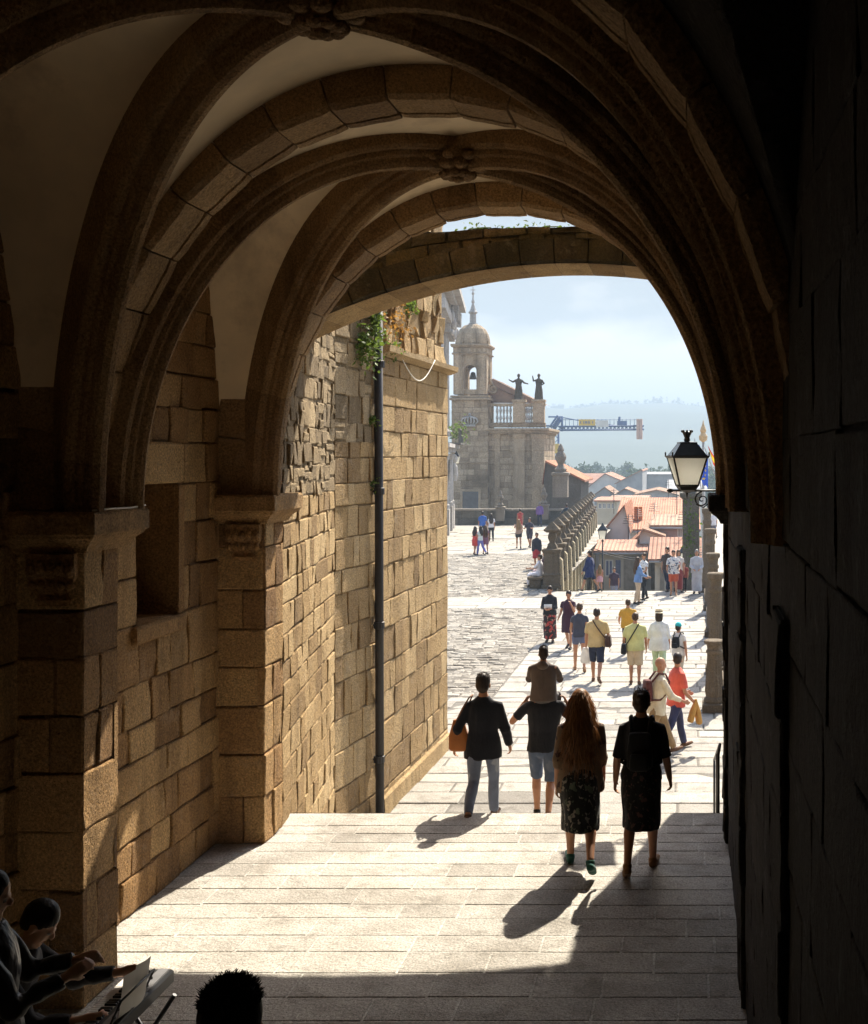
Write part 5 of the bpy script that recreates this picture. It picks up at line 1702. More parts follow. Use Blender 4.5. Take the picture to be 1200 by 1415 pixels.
HAIR = {k: hair_mat(k, c) for k, c in {'black': (.02, .015, .012), 'dark': (.045, .025, .015), 'brown': (.10, .055, .028), 'auburn': (.30, .13, .035), 'grey': (.30, .28, .26), 'fairhair': (.34, .21, .09)}.items()}

def person(label, x, y, z, yaw=0, H=1.7, sex='m', legs=((12, 5), (-14, 22)), arms=((8, 8, 12), (-8, 8, 14)), top=None, bottom=None, hair=('short', 'dark'),
           skin='tan', head=(0, 0), lean=0, vox=.017, hands=False, shoes='black', seat=False, hat=None, group=None, width=1.0, strands=0, shirt_wob=.014, noface=False):
    """arms: (forward pitch, abduction, elbow flex, inward twist) for left (-x) and right (+x); local forward is +y"""
    s = H / 1.70; fem = sex == 'f'
    hipx = .088; sh = (.158 if fem else .185) * width
    rx = lambda v: v * width
    J = {}
    legd = []
    low = 0
    for i, sx in ((0, -1), (1, 1)):
        a, k = radians(legs[i][0]), radians(legs[i][1]); out_ = radians(legs[i][2]) if len(legs[i]) > 2 else .02
        hp = V((sx * hipx, 0, 0))
        kn = hp + .43 * V((sx * sin(out_), sin(a), -cos(a)))
        an = kn + .40 * V((0, sin(a - k), -cos(a - k)))
        fa = a - k
        ft_ = max(-.7, min(.25, fa * .9)) if len(legs[i]) < 4 else radians(legs[i][3])
        fd = V((sx * .12, cos(ft_), sin(ft_))).normalized()
        heel = an + V((0, -.045, -.045)) - fd * .0 ; toe = an + fd * .15 + V((0, 0, -.05))
        low = min(low, heel.z - .028, toe.z - .022)
        legd.append((hp, kn, an, heel, toe, fd))
    base = -low                      # lift so that the lowest sole touches the ground
    up = V((0, 0, base))
    ln = radians(lean)
    def T(zr, yo=0, xo=0):
        return V((xo, yo + sin(ln) * zr, cos(ln) * zr)) + up
    L = [tuple(p + up for p in q[:5]) + (q[5],) for q in legd]
    neck = T(.53); hc = T(.66)
    hy, hpit = radians(head[0]), radians(head[1])
    HR = Matrix.Rotation(hy, 3, 'Z') @ Matrix.Rotation(hpit, 3, 'X')
    def HD(a, b, c):   # head-local offset from the base of the skull
        return hc + HR @ V((a, b, c))
    A = []
    for i, sx in ((0, -1), (1, 1)):
        q = arms[i]; p, ab, e = radians(q[0]), radians(q[1]), radians(q[2]); tw = radians(q[3]) if len(q) > 3 else .12
        so = T(.432, 0, sx * sh)
        uv_ = V((sx * sin(ab), sin(p) * cos(ab), -cos(p) * cos(ab)))
        el = so + .285 * uv_
        fv = V((sx * (sin(ab) * .5 - sin(tw) * min(1, e * 1.2 + .2)), sin(p + e), -cos(p + e))).normalized()
        wr = el + .25 * fv
        A.append((so, el, wr, fv, sx))
    body = Shell()
    ak = .8 if top and top[3] >= 1.5 else 1
    lk = .86 if bottom and bottom[0] == 'trousers' else 1
    # trunk
    prof = [(-.07, .15, .105), (.03, .17 if fem else .162, .118), (.15, .128 if fem else .148, .095), (.28, .142 if fem else .16, .108), (.40, .155 if fem else .178, .108), (.48, .14 if fem else .155, .085), (.525, .07, .06)]
    body.tube([T(a) for a, b, c in prof], [(rx(b) * .95, c * .95) for a, b, c in prof], 16)
    body.tube([T(.50, -.012), T(.58, .0), HD(0, -.01, -.01)], [.058, .05, .052])
    # head
    body.ell(HD(0, -.012, .045), (.074, .093, .092), HR)
    body.ell(HD(0, .026, -.012), (.057, .06, .083), HR)
    body.ell(HD(0, .092, .0), (.013, .02, .021), HR)
    body.ell(HD(0, .098, -.01), (.017, .014, .011), HR)
    body.ell(HD(0, .078, .028), (.045, .012, .010), HR)
    body.ell(HD(0, .062, -.075), (.022, .018, .014), HR)
    body.ell(HD(-.077, -.008, .0), (.011, .02, .032), HR); body.ell(HD(.077, -.008, .0), (.011, .02, .032), HR)
    # legs
    for (hp, kn, an, heel, toe, fd) in L:
        ca = kn + (an - kn) * .3 + V((0, -.018, 0))
        body.tube([hp + V((0, 0, .02)), hp + (kn - hp) * .5, kn], [(.085 * width, .088), (.070 * lk, .075 * lk), .052 * lk])
        body.tube([kn, ca, kn + (an - kn) * .65, an], [.051 * lk, (.053 * lk, .058 * lk), .041 * lk, .034])
        body.tube([heel, an + fd * .07 + V((0, 0, -.045)), toe], [(.030, .033), (.038, .030), (.034, .02)], ref=(0, 0, 1))
    # arms and hands
    for (so, el, wr, fv, sx) in A:
        body.tube([so + V((-sx * .06, 0, .012)), so], [.045, .043])
        body.tube([so, so + (el - so) * .45, el], [.043 * ak, .042 * ak, .036 * ak])
        body.tube([el, el + (wr - el) * .3, wr], [.037 * ak, .038 * ak, .026])
        pn = V((sx, 0, 0)) - fv * (fv.dot(V((sx, 0, 0))))
        pn = pn.normalized() if pn.length > .1 else V((0, 1, 0))        # back of the hand
        wd = fv.cross(pn).normalized()
        if wd.y < 0: wd = -wd                                         # thumb side
        pk = wr + fv * .085
        body.tube([wr, wr + fv * .04, pk], [(.026, .02), (.036, .017), (.040, .015)], ref=tuple(pn))
        fr = .0085 if hands else .0095
        for q, (off, ln_) in enumerate(((.029, .070), (.010, .078), (-.010, .072), (-.028, .056))):
            b0 = pk + wd * off - fv * .012
            c1 = 18 + 5 * q; d1 = fv * cos(radians(c1)) - pn * sin(radians(c1)); d2 = fv * cos(radians(c1 * 2.4)) - pn * sin(radians(c1 * 2.4))
            p1 = b0 + fv * .012 + d1 * ln_ * .5; p2 = p1 + d2 * ln_ * .5
            body.tube([b0, b0 + fv * .014, p1, p2], [fr * 1.1, fr, fr * .95, fr * .8], 8)
        t0 = wr + fv * .025 + wd * .022; td = (fv * .8 + wd * .5 - pn * .35).normalized()
        body.tube([t0, t0 + td * .035 + wd * .01, t0 + td * .065], [.013, .011, .008], 8)
    for k in range(len(body.v)): body.v[k] = body.v[k] * s
    o = body.fuse('person', vox * s if not hands else .0085, SKIN[skin], 2)
    me = o.data
    if not noface:
        me.materials.append(M_EYE); me.materials.append(M_LIP)
        ey = [HD(sx_ * .03, .081, .012) * s for sx_ in (-1, 1)]; lp = HD(0, .085, -.048) * s
        inv = HR.transposed()
        for p in me.polygons:
            c = p.center
            if any((c - q).length < .012 for q in ey): p.material_index = 1
            else:
                dl = inv @ (c - lp)
                if abs(dl.x) < .024 and abs(dl.z) < .009 and dl.y > -.03: p.material_index = 2
    o.location = (x, y, z); o.rotation_euler = (0, 0, radians(yaw))
    tag(o, label, 'person', group)
    gv = max(.011, vox * .85) * s
    def garment(name, sh_, m, wob=None, smooth=3, v=gv):
        for k in range(len(sh_.v)): sh_.v[k] = sh_.v[k] * s
        return sh_.fuse(name, v, m, smooth, (shirt_wob if wob is None else wob) * s, 7, o)
    # lower garment
    if bottom:
        kind, m = bottom[0], bottom[1]
        g = Shell()
        if kind in ('trousers', 'shorts'):
            loose = bottom[2] if len(bottom) > 2 else 1.0
            g.tube([T(-.06), T(.03), T(.13)], [(rx(.158) * loose, .118 * loose), (rx(.178), .128), (rx(.15), .112)], 16, ends=(True, False))
            for (hp, kn, an, heel, toe, fd) in L:
                if kind == 'trousers':
                    g.ell(kn + V((0, .004, 0)), (.069 * loose,) * 3, n=10, m=7)
                    g.tube([hp + V((0, 0, .0)), hp + (kn - hp) * .5, kn, kn + (an - kn) * .3 + V((0, -.012, 0)), an + (kn - an) * .02], [(.098 * loose, .102 * loose), (.084 * loose, .089 * loose), .069 * loose, .071 * loose, .052 * loose], ends=(True, False))
                else:
                    e_ = bottom[3] if len(bottom) > 3 else .92
                    g.tube([hp, hp + (kn - hp) * .5, hp + (kn - hp) * e_], [(.100 * loose, .104 * loose), (.088 * loose, .092 * loose), (.076 * loose, .08 * loose)], ends=(True, False))
            garment(kind, g, m)
        else:   # skirt / dress bottom
            ln_ = bottom[2]; fl_ = bottom[3] if len(bottom) > 3 else 1.0
            zb = -ln_
            ys = [q[1].y for q in L] + ([q[1].y + (q[2].y - q[1].y) * min(1, (ln_ - .40) / .38) - .02 for q in L] if ln_ > .42 else [])
            yc = (max(ys) + min(ys)) / 2; yr = (max(ys) - min(ys)) / 2 * min(1, ln_ / .43)
            R_ = []
            pts = []
            for k in range(8):
                t_ = k / 7; zz = .14 + (zb - .14) * t_
                wx = [.132, .158, .178, .18, .178, .175, .172, .17][k] * width * (1 + (fl_ - 1) * t_)
                wy = [.105, .125, .135, .135, .13, .127, .125, .122][k] * (1 + (fl_ - 1) * t_) + yr * t_
                pts.append(T(max(zz, zz)) if zz > 0 else up + V((0, yc * t_ * t_, zz))); R_.append((wx, wy))
            g.tube(pts, R_, 20, ends=(False, False))
            garment(kind, g, m, wob=.014)
    # upper garment
    if top:
        kind, m, hem, slv = top[0], top[1], top[2], top[3]     # slv: 0 none .. .5 short .. 2 long (in arm bones)
        loose = top[4] if len(top) > 4 else 1.0
        g = Shell()
        zt = [.525, .50, .47, .43, .37, .28, .15, .03, -.07, -.2, -.35, -.5]
        wt = [(.082, .066), (.110 if fem else .122, .075), (.138 if fem else .156, .088), (.157 if fem else .18, .108), (.163 if fem else .186, .12), (.158 if fem else .178, .122), (.145 if fem else .170, .112), (.175, .128), (.185, .135), (.19, .14), (.195, .145), (.20, .15)]
        pts, R_ = [T(.545)], [(.066, .062)]
        for zz, (a, b) in zip(zt, wt):
            if zz < hem: break
            f = 1 + (loose - 1) * (.5 if zz > .3 else 1)
            pts.append(T(zz)); R_.append((rx(a) * f, b * f))
        R_.append((R_[-1][0] * 1.01, R_[-1][1] * 1.01)); pts.append(T(hem))
        g.tube(pts, R_, 20, ends=(False, False))
        if slv:
            for (so, el, wr, fv, sx) in A:
                ps = [so + V((-sx * .07, 0, .018)), so]; rs = [.056, .056]
                t_ = min(1, slv)
                ps.append(so + (el - so) * t_ * .5); rs.append(.059 * loose ** .5)
                ps.append(so + (el - so) * t_); rs.append((.054 if t_ >= 1 else .060) * loose ** .5)
                if slv > 1:
                    g.ell(el, (.062 * loose ** .5,) * 3, n=10, m=7)
                    u_ = slv - 1
                    ps.append(el + (wr - el) * u_ * .5); rs.append(.051 * loose ** .5)
                    ps.append(el + (wr - el) * u_); rs.append(.042 * loose ** .5)
                g.tube(ps, rs, 12, ends=(True, False))
        else:
            for (so, el, wr, fv, sx) in A:
                g.tube([so + V((-sx * .08, 0, .0)), so + V((-sx * .01, 0, .012))], [.05, .045])
        garment(kind, g, m)
    # hair
    if hair and hair[0] != 'bald':
        kind, hc_ = hair[0], HAIR[hair[1]]
        g = Shell()
        g.ell(HD(0, -.022, .056), (.083, .099, .094), HR)
        if kind != 'crop': g.ell(HD(0, -.052, .005), (.077, .066, .085), HR)
        else: g.ell(HD(0, -.05, .015), (.074, .06, .07), HR)
        if kind == 'long':
            le = hair[2] if len(hair) > 2 else .35
            P0 = HD(0, -.05, .03)
            pts = [P0, HD(0, -.075, -.07), T(.50, -.115), T(.50 - le * .45, -.135), T(.50 - le, -.13)]
            g.tube(pts, [(.08, .06), (.098, .06), (.125, .05), (.135, .045), (.10, .03)], 16, ref=(0, 1, 0))
            for sx in (-1, 1):
                g.tube([HD(sx * .065, .01, .05), HD(sx * .085, .0, -.04), T(.50, -.03, sx * .10), T(.45 - le * .3, -.08, sx * .115)], [.03, .033, .038, .03], 8)
        if kind == 'bun':
            g.ell(HD(0, -.112, .075), (.042, .04, .042), HR)
        if kind == 'pony':
            g.tube([HD(0, -.10, .05), HD(0, -.155, .02), HD(0, -.16, -.09), HD(0, -.14, -.17)], [.03, .035, .032, .012], 8)
        if kind == 'bob':
            g.tube([HD(0, -.02, .06), HD(0, -.03, -.03), HD(0, -.03, -.10)], [(.09, .09), (.098, .078), (.092, .07)], 14)
        ho = garment('hair', g, hc_, wob=.006, v=max(.010, gv * .8))
        if strands:
            r_ = random.Random(len(label)); bmh = bmesh.new(); bmh.from_mesh(ho.data); tl(bmh)
            base_v = [(p.co.copy(), p.normal.copy()) for p in ho.data.vertices]
            if kind != 'long': base_v = [q_ for q_ in base_v if q_[1].z > .25]
            for _ in range(strands):
                c, nn = r_.choice(base_v)
                if kind == 'long':
                    d = V((nn.x * .25 + r_.uniform(-.12, .12), nn.y * .2 + r_.uniform(-.1, .05), -1)).normalized(); l = r_.uniform(.06, .20)
                    e = V((nn.x, nn.y, 0)) * r_.uniform(-.004, .035)
                else:
                    d = (nn + V((r_.uniform(-.5, .5), r_.uniform(-.5, .5), r_.uniform(-.1, .7)))).normalized(); d = (d + V((.25, -.1, .7)) * (nn.z > .2)).normalized(); l = r_.uniform(.006, .016) * (1.6 if nn.z > .5 else 1); e = V()
                tube(bmh, [c, c + d * l * .5 + e, c + d * l + e * 1.3 + V((r_.uniform(-.01, .01), 0, 0))], [.0022, .0018, .0004], 3)
            bmh.to_mesh(ho.data); bmh.free()
    # shoes
    if shoes:
        sm = shoes if not isinstance(shoes, str) else cloth('shoe_' + shoes, {'black': (.02, .018, .016), 'brown': (.12, .06, .03), 'white': (.6, .58, .55), 'teal': (.03, .11, .09), 'tan': (.28, .15, .07)}[shoes])
        for (hp, kn, an, heel, toe, fd) in L:
            g = Shell()
            g.tube([heel + V((0, -.004, 0)), an + fd * .07 + V((0, 0, -.046)), toe + fd * .012], [(.037, .036), (.046, .032), (.041, .024)], 12, ref=(0, 0, 1))
            g.tube([an + V((0, -.01, -.03)), an + V((0, 0, .0))], [.043, .043], 10, ends=(True, False))
            garment('shoe', g, sm, wob=0, smooth=1, v=max(.008, gv * .75))
    if hat:
        g = Shell(); kind, m = hat
        if kind == 'straw':
            rings = []
            for (r_, z_) in ((.165, .055), (.165, .062), (.098, .075), (.09, .13), (.075, .155), (.02, .158)):
                rings.append([HD(r_ * cos(2 * pi * k / 20), -.015 + r_ * 1.05 * sin(2 * pi * k / 20), z_ + .02) for k in range(20)])
            g.rings(rings)
            ho = garment('hat', g, m, wob=0, smooth=0, v=.007)
            g = Shell(); g.tube([HD(0, -.015, .092), HD(0, -.015, .122)], [(.101, .105), (.097, .101)], 18, ends=(False, False)); garment('hat_band', g, cloth('hat_band', (.02, .02, .02)), wob=0, smooth=0, v=.007)
        else:
            g.ell(HD(0, -.018, .07), (.087, .104, .09), HR)
            g.tube([HD(0, .07, .06), HD(0, .15, .045)], [(.07, .014), (.055, .010)], 12, ref=(0, 0, 1))
            garment('cap', g, m, wob=0, smooth=1, v=.010)
    info = dict(o=o, s=s, A=A, L=L, T=T, HD=HD)
    return info

def W(i, p):
    """figure-local point (unscaled) to the world"""
    o = i['o']; q = V(p) * i['s']; a = o.rotation_euler.z
    return V((q.x * cos(a) - q.y * sin(a), q.x * sin(a) + q.y * cos(a), q.z)) + o.location

def carried(name, label, cat, info, build, mats, group=None):
    """a thing worn or held by a figure: an Empty placed like the figure, parts built in its frame"""
    o = info['o']
    r = empty(name, o.location, o.rotation_euler.z); tag(r, label, cat, group)
    r.scale = (info['s'],) * 3
    for nm, fn, m in build:
        bm = NB(); fn(bm); c = obj(nm, bm, m, r, smooth=True)
    return r

def bag_shape(bm, c, w, d, h, M=None, tt=.8):
    rings = []
    lay = tl(bm); prev = None
    for (z, k) in ((-.5, .55), (-.47, .85), (-.40, 1), (0, .98), (.40, tt), (.48, tt * .9), (.5, tt * .6)):
        vs = []
        for i in range(20):
            a = 2 * pi * i / 20
            ex = .5
            p = V((w / 2 * k * math.copysign(abs(cos(a)) ** ex, cos(a)), d / 2 * k * math.copysign(abs(sin(a)) ** ex, sin(a)), h * z))
            if M: p = M @ p
            vs.append(bm.verts.new(V(c) + p))
        if prev:
            for i in range(20):
                f = bm.faces.new([prev[i], prev[(i + 1) % 20], vs[(i + 1) % 20], vs[i]]); f[lay] = .5
        else: bm.faces.new(vs[::-1])
        prev = vs
    bm.faces.new(prev)

def cross_strap(bm, info, side, zlow=.02, r=.014, back=True):
    """strap from the shoulder opposite to the bag, over chest and back, down to the bag at hip 'side'"""
    T = info['T']; up_ = -side
    n = 18
    for sg in ((1, -1)):
        pts = []
        for k in range(n + 1):
            t_ = k / n
            zz = .535 - (.535 - zlow) * t_
            xx = up_ * .09 + side * .30 * t_
            wx, wy = (.19, .135) if zz < .4 else (.17 - .3 * (zz - .4), .13 - .55 * (zz - .4))
            q = max(.0, 1 - (xx / .215) ** 2)
            pts.append(T(zz, sg * (wy * sqrt(q) + .012), xx))
        tube(bm, pts, r, 5)

def backpack(label, info, col, w=.30, h=.42, d=.16, z=.28, strapcol=None):
    T = info['T']
    def body(bm): bag_shape(bm, T(z, -.13 - d / 2), w, d, h, None, .85)
    def pocket(bm): bag_shape(bm, T(z - .09, -.13 - d - .02), w * .75, .08, h * .45, None, .9)
    def straps(bm):
        for sx in (-1, 1):
            tube(bm, [T(z + h * .42, -.16, sx * .08), T(.545, -.06, sx * .095), T(.53, .06, sx * .10), T(.40, .135, sx * .115), T(.25, .12, sx * .15), T(.12, -.02, sx * .185), T(z - h * .4, -.15, sx * .12)], .018, 6)
    return carried('backpack', label, 'backpack', info, (('bag', body, col), ('front_pocket', pocket, col), ('strap', straps, strapcol or col)), None)

K = cloth
walkers = 'people walking through the passage and over the square'
# ---- the four walkers at the mouth of the passage
p = person('woman in the passage with long wavy auburn hair, sheer beige shawl and dark printed skirt', -.96, 11.05, 0, 4, 1.63, 'f', ((17, 8), (-16, 34)), ((-5, 7, 12, 0), (6, 6, 12, 0)),
           ('shawl', K('sheer_beige', (.20, .135, .085), [((.06, .03, .03), 9, .56), ((.26, .17, .11), 14, .6)], transl=.25), -.16, 1.35, 1.12),
           ('skirt', K('dark_print', (.012, .012, .012), [((.22, .2, .17), 22, .585), ((.08, .1, .07), 15, .6)]), .50, 1.0), ('long', 'auburn', .34), 'tan', vox=.013, hands=True, shoes='teal', strands=1700, width=1.06, shirt_wob=.012)
p = person('woman in the passage with dark hair pinned up, black top and dark patterned knee skirt', -.41, 11.0, 0, -3, 1.63, 'f', ((-11, 30), (13, 8)), ((-4, 12, 24, 0), (5, 13, 20, 0)),
           ('top', K('black_top', (.014, .013, .014)), -.05, 1.0, 1.05), ('skirt', K('black_print', (.014, .013, .014), [((.10, .05, .045), 20, .6), ((.06, .06, .05), 30, .62)]), .48, 1.0), ('bun', 'dark'), 'tan', vox=.013, hands=True, shoes='tan', strands=90, width=1.04)
backpack('soft black backpack worn by the woman with pinned up hair', p, K('black_nylon', (.011, .011, .012)), .24, .34, .10, .26)
p = person('woman in a black blazer and faded blue jeans walking down the steps', -2.16, 13.02, -.165, 0, 1.58, 'f', ((-17, 30), (15, 6)), ((-12, 24, 38, 0), (12, 15, 18, -.1)),
           ('blazer', K('black_blazer', (.010, .010, .014)), -.16, 1.93, 1.10), ('trousers', K('faded_jeans', (.16, .19, .27), [((.30, .33, .40), 4, .58)]), .96), ('short', 'dark'), 'tan', vox=.013, hands=True, shoes='brown', strands=200, width=1.04)
sh_ = p['T'](.54, -.0, -.13)
ME = Matrix.Rotation(radians(12), 3, 'Y')
carried('tote_bag', 'orange brown leather tote hanging from the shoulder of the woman in the blazer', 'bag', p, (
    ('bag', lambda bm: bag_shape(bm, (-.275, -.02, p['T'](.10).z), .22, .13, .36, None, .62), K('tan_leather', (.36, .13, .035), rough=.6)),
    ('handle', lambda bm: [tube(bm, [(-.30, -.05 + q, p['T'](.26).z), (-.22, -.07 + q, p['T'](.42).z), (-.15, -.06 + q * .5, p['T'](.535).z), (-.12, .0, p['T'](.555).z), (-.17, .06, p['T'](.45).z), (-.27, .05 - q, p['T'](.26).z)], .009, 6) for q in (0, .03)], K('tan_strap', (.20, .10, .05)))), None)
dad = person('father in a black shirt and denim shorts carrying a boy on his shoulders', -1.72, 14.75, -.66, 0, 1.76, 'm', ((14, 6), (-16, 30)), ((20, 42, 128, 62), (20, 42, 128, 62)),
             ('shirt', K('black_tee', (.012, .012, .016)), -.08, .72, 1.06), ('shorts', K('denim_shorts', (.09, .12, .19), [((.14, .17, .24), 5, .55)]), 1.0, 1.0), ('crop', 'dark'), 'tan', vox=.013, hands=True, shoes='black')
bz = -.66 + 1.76 / 1.7 * 1.40
boy = person('small boy with short dark hair riding on a mans shoulders', -1.72, 14.71, 0, 0, 1.22, 'm', ((78, 62, 14), (78, 62, 14)), ((42, 12, 55, 30), (42, 12, 55, 30)),
             ('hooded_jacket', K('grey_taupe', (.10, .075, .065)), -.10, 1.9, 1.14), ('trousers', K('grey_kid', (.10, .09, .09)), 1.0), ('short', 'dark'), 'tan', vox=.015, hands=True, shoes='black', width=1.08, strands=260, head=(8, 0))
boy['o'].location.z = bz - boy['T'](0).z * boy['s'] + .06
def hood(bm): ball(bm, boy['T'](.50, -.11), (.10, .055, .075), 12, 8)
h_ = NB(); hood(h_); hh = obj('hood', h_, K('grey_taupe', (.10, .075, .065)), boy['o']); hh.scale = (boy['s'],) * 3

# ---- the middle of the square
Yp = lambda fy: 8840.0 / (fy - 630)
def on(px, fy): y_ = Yp(fy); return ((px - 950) * y_ / F, y_, ZP)
def mid(label, px, fy, yaw, H, **k):
    x_, y_, z_ = on(px, fy)
    return person(label, x_, y_, z_, yaw, H, **k)
navy = K('navy', (.02, .025, .05)); blk = K('black', (.015, .015, .017))
p = mid('man in khaki shirt and navy shorts seen from behind with a brown bag', 825, 943, -3, 1.72, legs=((12, 4), (-16, 30)), arms=((2, 10, 14), (-4, 16, 40)),
        top=('shirt', K('khaki', (.48, .36, .17)), -.07, .75, 1.10), bottom=('shorts', navy, 1.08, 1.0), hair=('crop', 'dark'), shoes='brown', width=1.06)
carried('shoulder_bag', 'brown shoulder bag on the hip of the man in navy shorts', 'bag', p, (('bag', lambda bm: bag_shape(bm, p['T'](.06, -.05, .27), .15, .30, .26), K('dark_brown', (.06, .03, .02))),
        ('strap', lambda bm: cross_strap(bm, p, 1, .12), K('dark_brown', (.06, .03, .02)))), None)
hd = p['A'][0][2]
carried('shopping_bag', 'white plastic shopping bag in the hand of the man in khaki', 'bag', p, (('bag', lambda bm: bag_shape(bm, hd + V((-.02, .0, -.20)), .22, .14, .36, None, .6), K('white_plastic', (.72, .70, .66), transl=.4)),
        ('handle', lambda bm: tube(bm, [hd + V((0, -.05, -.06)), hd + V((0, 0, .02)), hd + V((0, .05, -.06))], .008, 5), K('white_plastic', (.7, .7, .7)))), None)
p = mid('person in navy sleeveless top and denim hot pants, legs bare, walking away', 801, 927, 8, 1.66, sex='f', legs=((14, 4), (-18, 20)), arms=((20, 10, 40), (-14, 8, 10)),
        top=('top', K('slate', (.05, .055, .08)), -.04, .4, 1.04), bottom=('shorts', K('denim_blue', (.10, .12, .20)), 1.0, .5), hair=('crop', 'brown'), shoes='tan')
p = mid('woman in a burgundy dress holding her hand to her mouth', 786, 897, 165, 1.56, sex='f', legs=((10, 6), (-10, 16)), arms=((40, 14, 112, 20), (5, 12, 50)),
        top=('top', K('burgundy_dark', (.05, .02, .035)), -.05, .5, 1.08), bottom=('dress', K('burgundy_dark', (.05, .02, .035)), .42, 1.1), hair=('short', 'dark'), width=1.1, head=(10, -10), skin='tan')
p = mid('woman in black cardigan and long black skirt with red flower print reading a leaflet', 760, 888, 176, 1.56, sex='f', legs=((4, 4), (-4, 8)), arms=((22, 8, 60, 40), (22, 8, 60, 40)),
        top=('cardigan', K('charcoal', (.02, .02, .022)), -.07, 1.8, 1.1), bottom=('skirt', K('flower_skirt', (.03, .02, .02), [((.40, .06, .05), 9, .54), ((.38, .28, .2), 13, .62)]), .78, 1.12), hair=('short', 'dark'), head=(0, -18), width=1.05)
carried('leaflet', 'white leaflet held by the woman in the flower skirt', 'leaflet', p, (('paper', lambda bm: box(bm, -.12, .12, .30, .315, p['T'](.16).z, p['T'](.28).z), K('paper', (.75, .74, .70))),), None)
p = mid('boy in a mustard yellow T-shirt and dark trousers walking away', 868, 905, 4, 1.46, legs=((10, 4), (-12, 24)), arms=((30, 12, 30), (24, 12, 40)),
        top=('shirt', K('mustard', (.50, .27, .035)), -.06, .6, 1.12), bottom=('trousers', navy, 1.0), hair=('crop', 'brown'), width=1.1)
p = mid('man in lime yellow polo shirt and beige shorts with black shoulder bag', 878, 946, 0, 1.62, legs=((4, 4), (-5, 12)), arms=((6, 14, 24), (4, 10, 14)),
        top=('polo_shirt', K('lime', (.52, .52, .22)), -.10, .8, 1.16), bottom=('shorts', K('beige', (.50, .40, .26)), 1.2, 1.05), hair=('crop', 'brown'), shoes='brown', width=1.1)
carried('shoulder_bag', 'black shoulder bag on the hip of the man in lime yellow', 'bag', p, (('bag', lambda bm: bag_shape(bm, p['T'](-.06, -.04, -.27), .14, .30, .24), blk), ('strap', lambda bm: cross_strap(bm, p, -1, .04), blk)), None)
p = mid('person in a loose pale blue shirt and straw hat with dark band', 911, 938, -4, 1.60, sex='f', legs=((10, 4), (-10, 20)), arms=((4, 18, 14), (4, 14, 12)),
        top=('shirt', K('pale_blue', (.58, .60, .60)), -.20, 1.3, 1.30), bottom=('trousers', K('pale_green', (.42, .54, .36)), 1.15), hair=('bob', 'dark'), hat=('straw', K('straw', (.62, .52, .34))), shoes='tan', width=1.05)
p = mid('woman in a turquoise cap and white T-shirt with a black strap', 938, 948, -25, 1.44, sex='f', legs=((14, 4), (-14, 20)), arms=((10, 10, 30), (-8, 14, 14)),
        top=('shirt', K('white_tee', (.68, .66, .62)), -.08, .45, 1.06), bottom=('trousers', K('sand', (.5, .42, .3)), 1.0), hair=('short', 'dark'), hat=('cap', K('turquoise', (.03, .42, .45))), shoes='white')
backpack('small black backpack of the woman in the turquoise cap', p, blk, .22, .28, .10, .30)
p = mid('bald man in cream shirt and khaki trousers striding to the right', 908, 1046, -68, 1.76, legs=((26, 4), (-24, 14)), arms=((-6, 6, 22), (26, 8, 40)), lean=6,
        top=('shirt', K('cream', (.66, .58, .42)), -.14, 1.75, 1.14), bottom=('trousers', K('khaki_trousers', (.30, .20, .10)), 1.12), hair=('bald', 'grey'), skin='tan', shoes='brown', vox=.015, head=(-4, -4))
backpack('dark red brown backpack on the bald man in cream', p, K('maroon', (.10, .03, .025)), .26, .36, .13, .26)
p = mid('man in a coral red shirt and blue jeans walking beside the bald man', 935, 1036, -60, 1.74, legs=((16, 2), (-22, 10)), arms=((16, 10, 50), (4, 10, 40)), lean=2,
        top=('shirt', K('coral', (.56, .10, .07)), -.12, .8, 1.12), bottom=('trousers', K('blue_jeans', (.04, .045, .10)), 1.0), hair=('crop', 'dark'), skin='tan', shoes='brown', vox=.015, head=(60, 0))
hd2 = p['A'][1][2]
carried('folded_jacket', 'tan folded jacket hanging from the arm of the man in coral', 'jacket', p, (('cloth', lambda bm: [bag_shape(bm, hd2 + V((.02, -.02 + q * .09, -.16 - .02 * q)), .12, .09, .40 + .05 * q, Matrix.Rotation(radians(-18 + 28 * q), 3, 'X'), .45) for q in (0, 1)], K('tan_cloth', (.50, .27, .07))),), None)

# ---- by the head of the ramp
rampg = 'people at the head of the ramp'
def rampfolk(label, px, Y, z, yaw, H, **k):
    return person(label, (px - 950) * Y / F, Y, z, yaw, H, group=rampg, **k)
far = dict(vox=.022)
rampfolk('person in long navy coat and bare legs striding towards the balustrade', 815, 47.0, ZP, 60, 1.62, legs=((24, 4), (-24, 12)), arms=((10, 8, 20), (-10, 8, 20)), top=('coat', K('navy_coat', (.02, .03, .09)), -.28, 1.8, 1.2), bottom=('shorts', navy, 1.0), hair=('short', 'dark'), **far)
rampfolk('little girl with long light brown hair in a pink skirt at the ramp', 829, 47.3, ZP, 10, 1.02, sex='f', top=('top', K('salmon', (.45, .22, .15)), -.05, .5, 1.1), bottom=('skirt', K('pink_skirt', (.60, .32, .34)), .3, 1.2), hair=('long', 'fairhair', .3), **far)
rampfolk('man in dark shirt half hidden below the top of the ramp', 849, 57.5, rz(57.5), 180, 1.66, top=('shirt', K('dark_plum', (.05, .03, .05)), -.08, .6, 1.1), bottom=('trousers', K('grey_blue', (.2, .22, .3)), 1.0), hair=('short', 'dark'), **far)
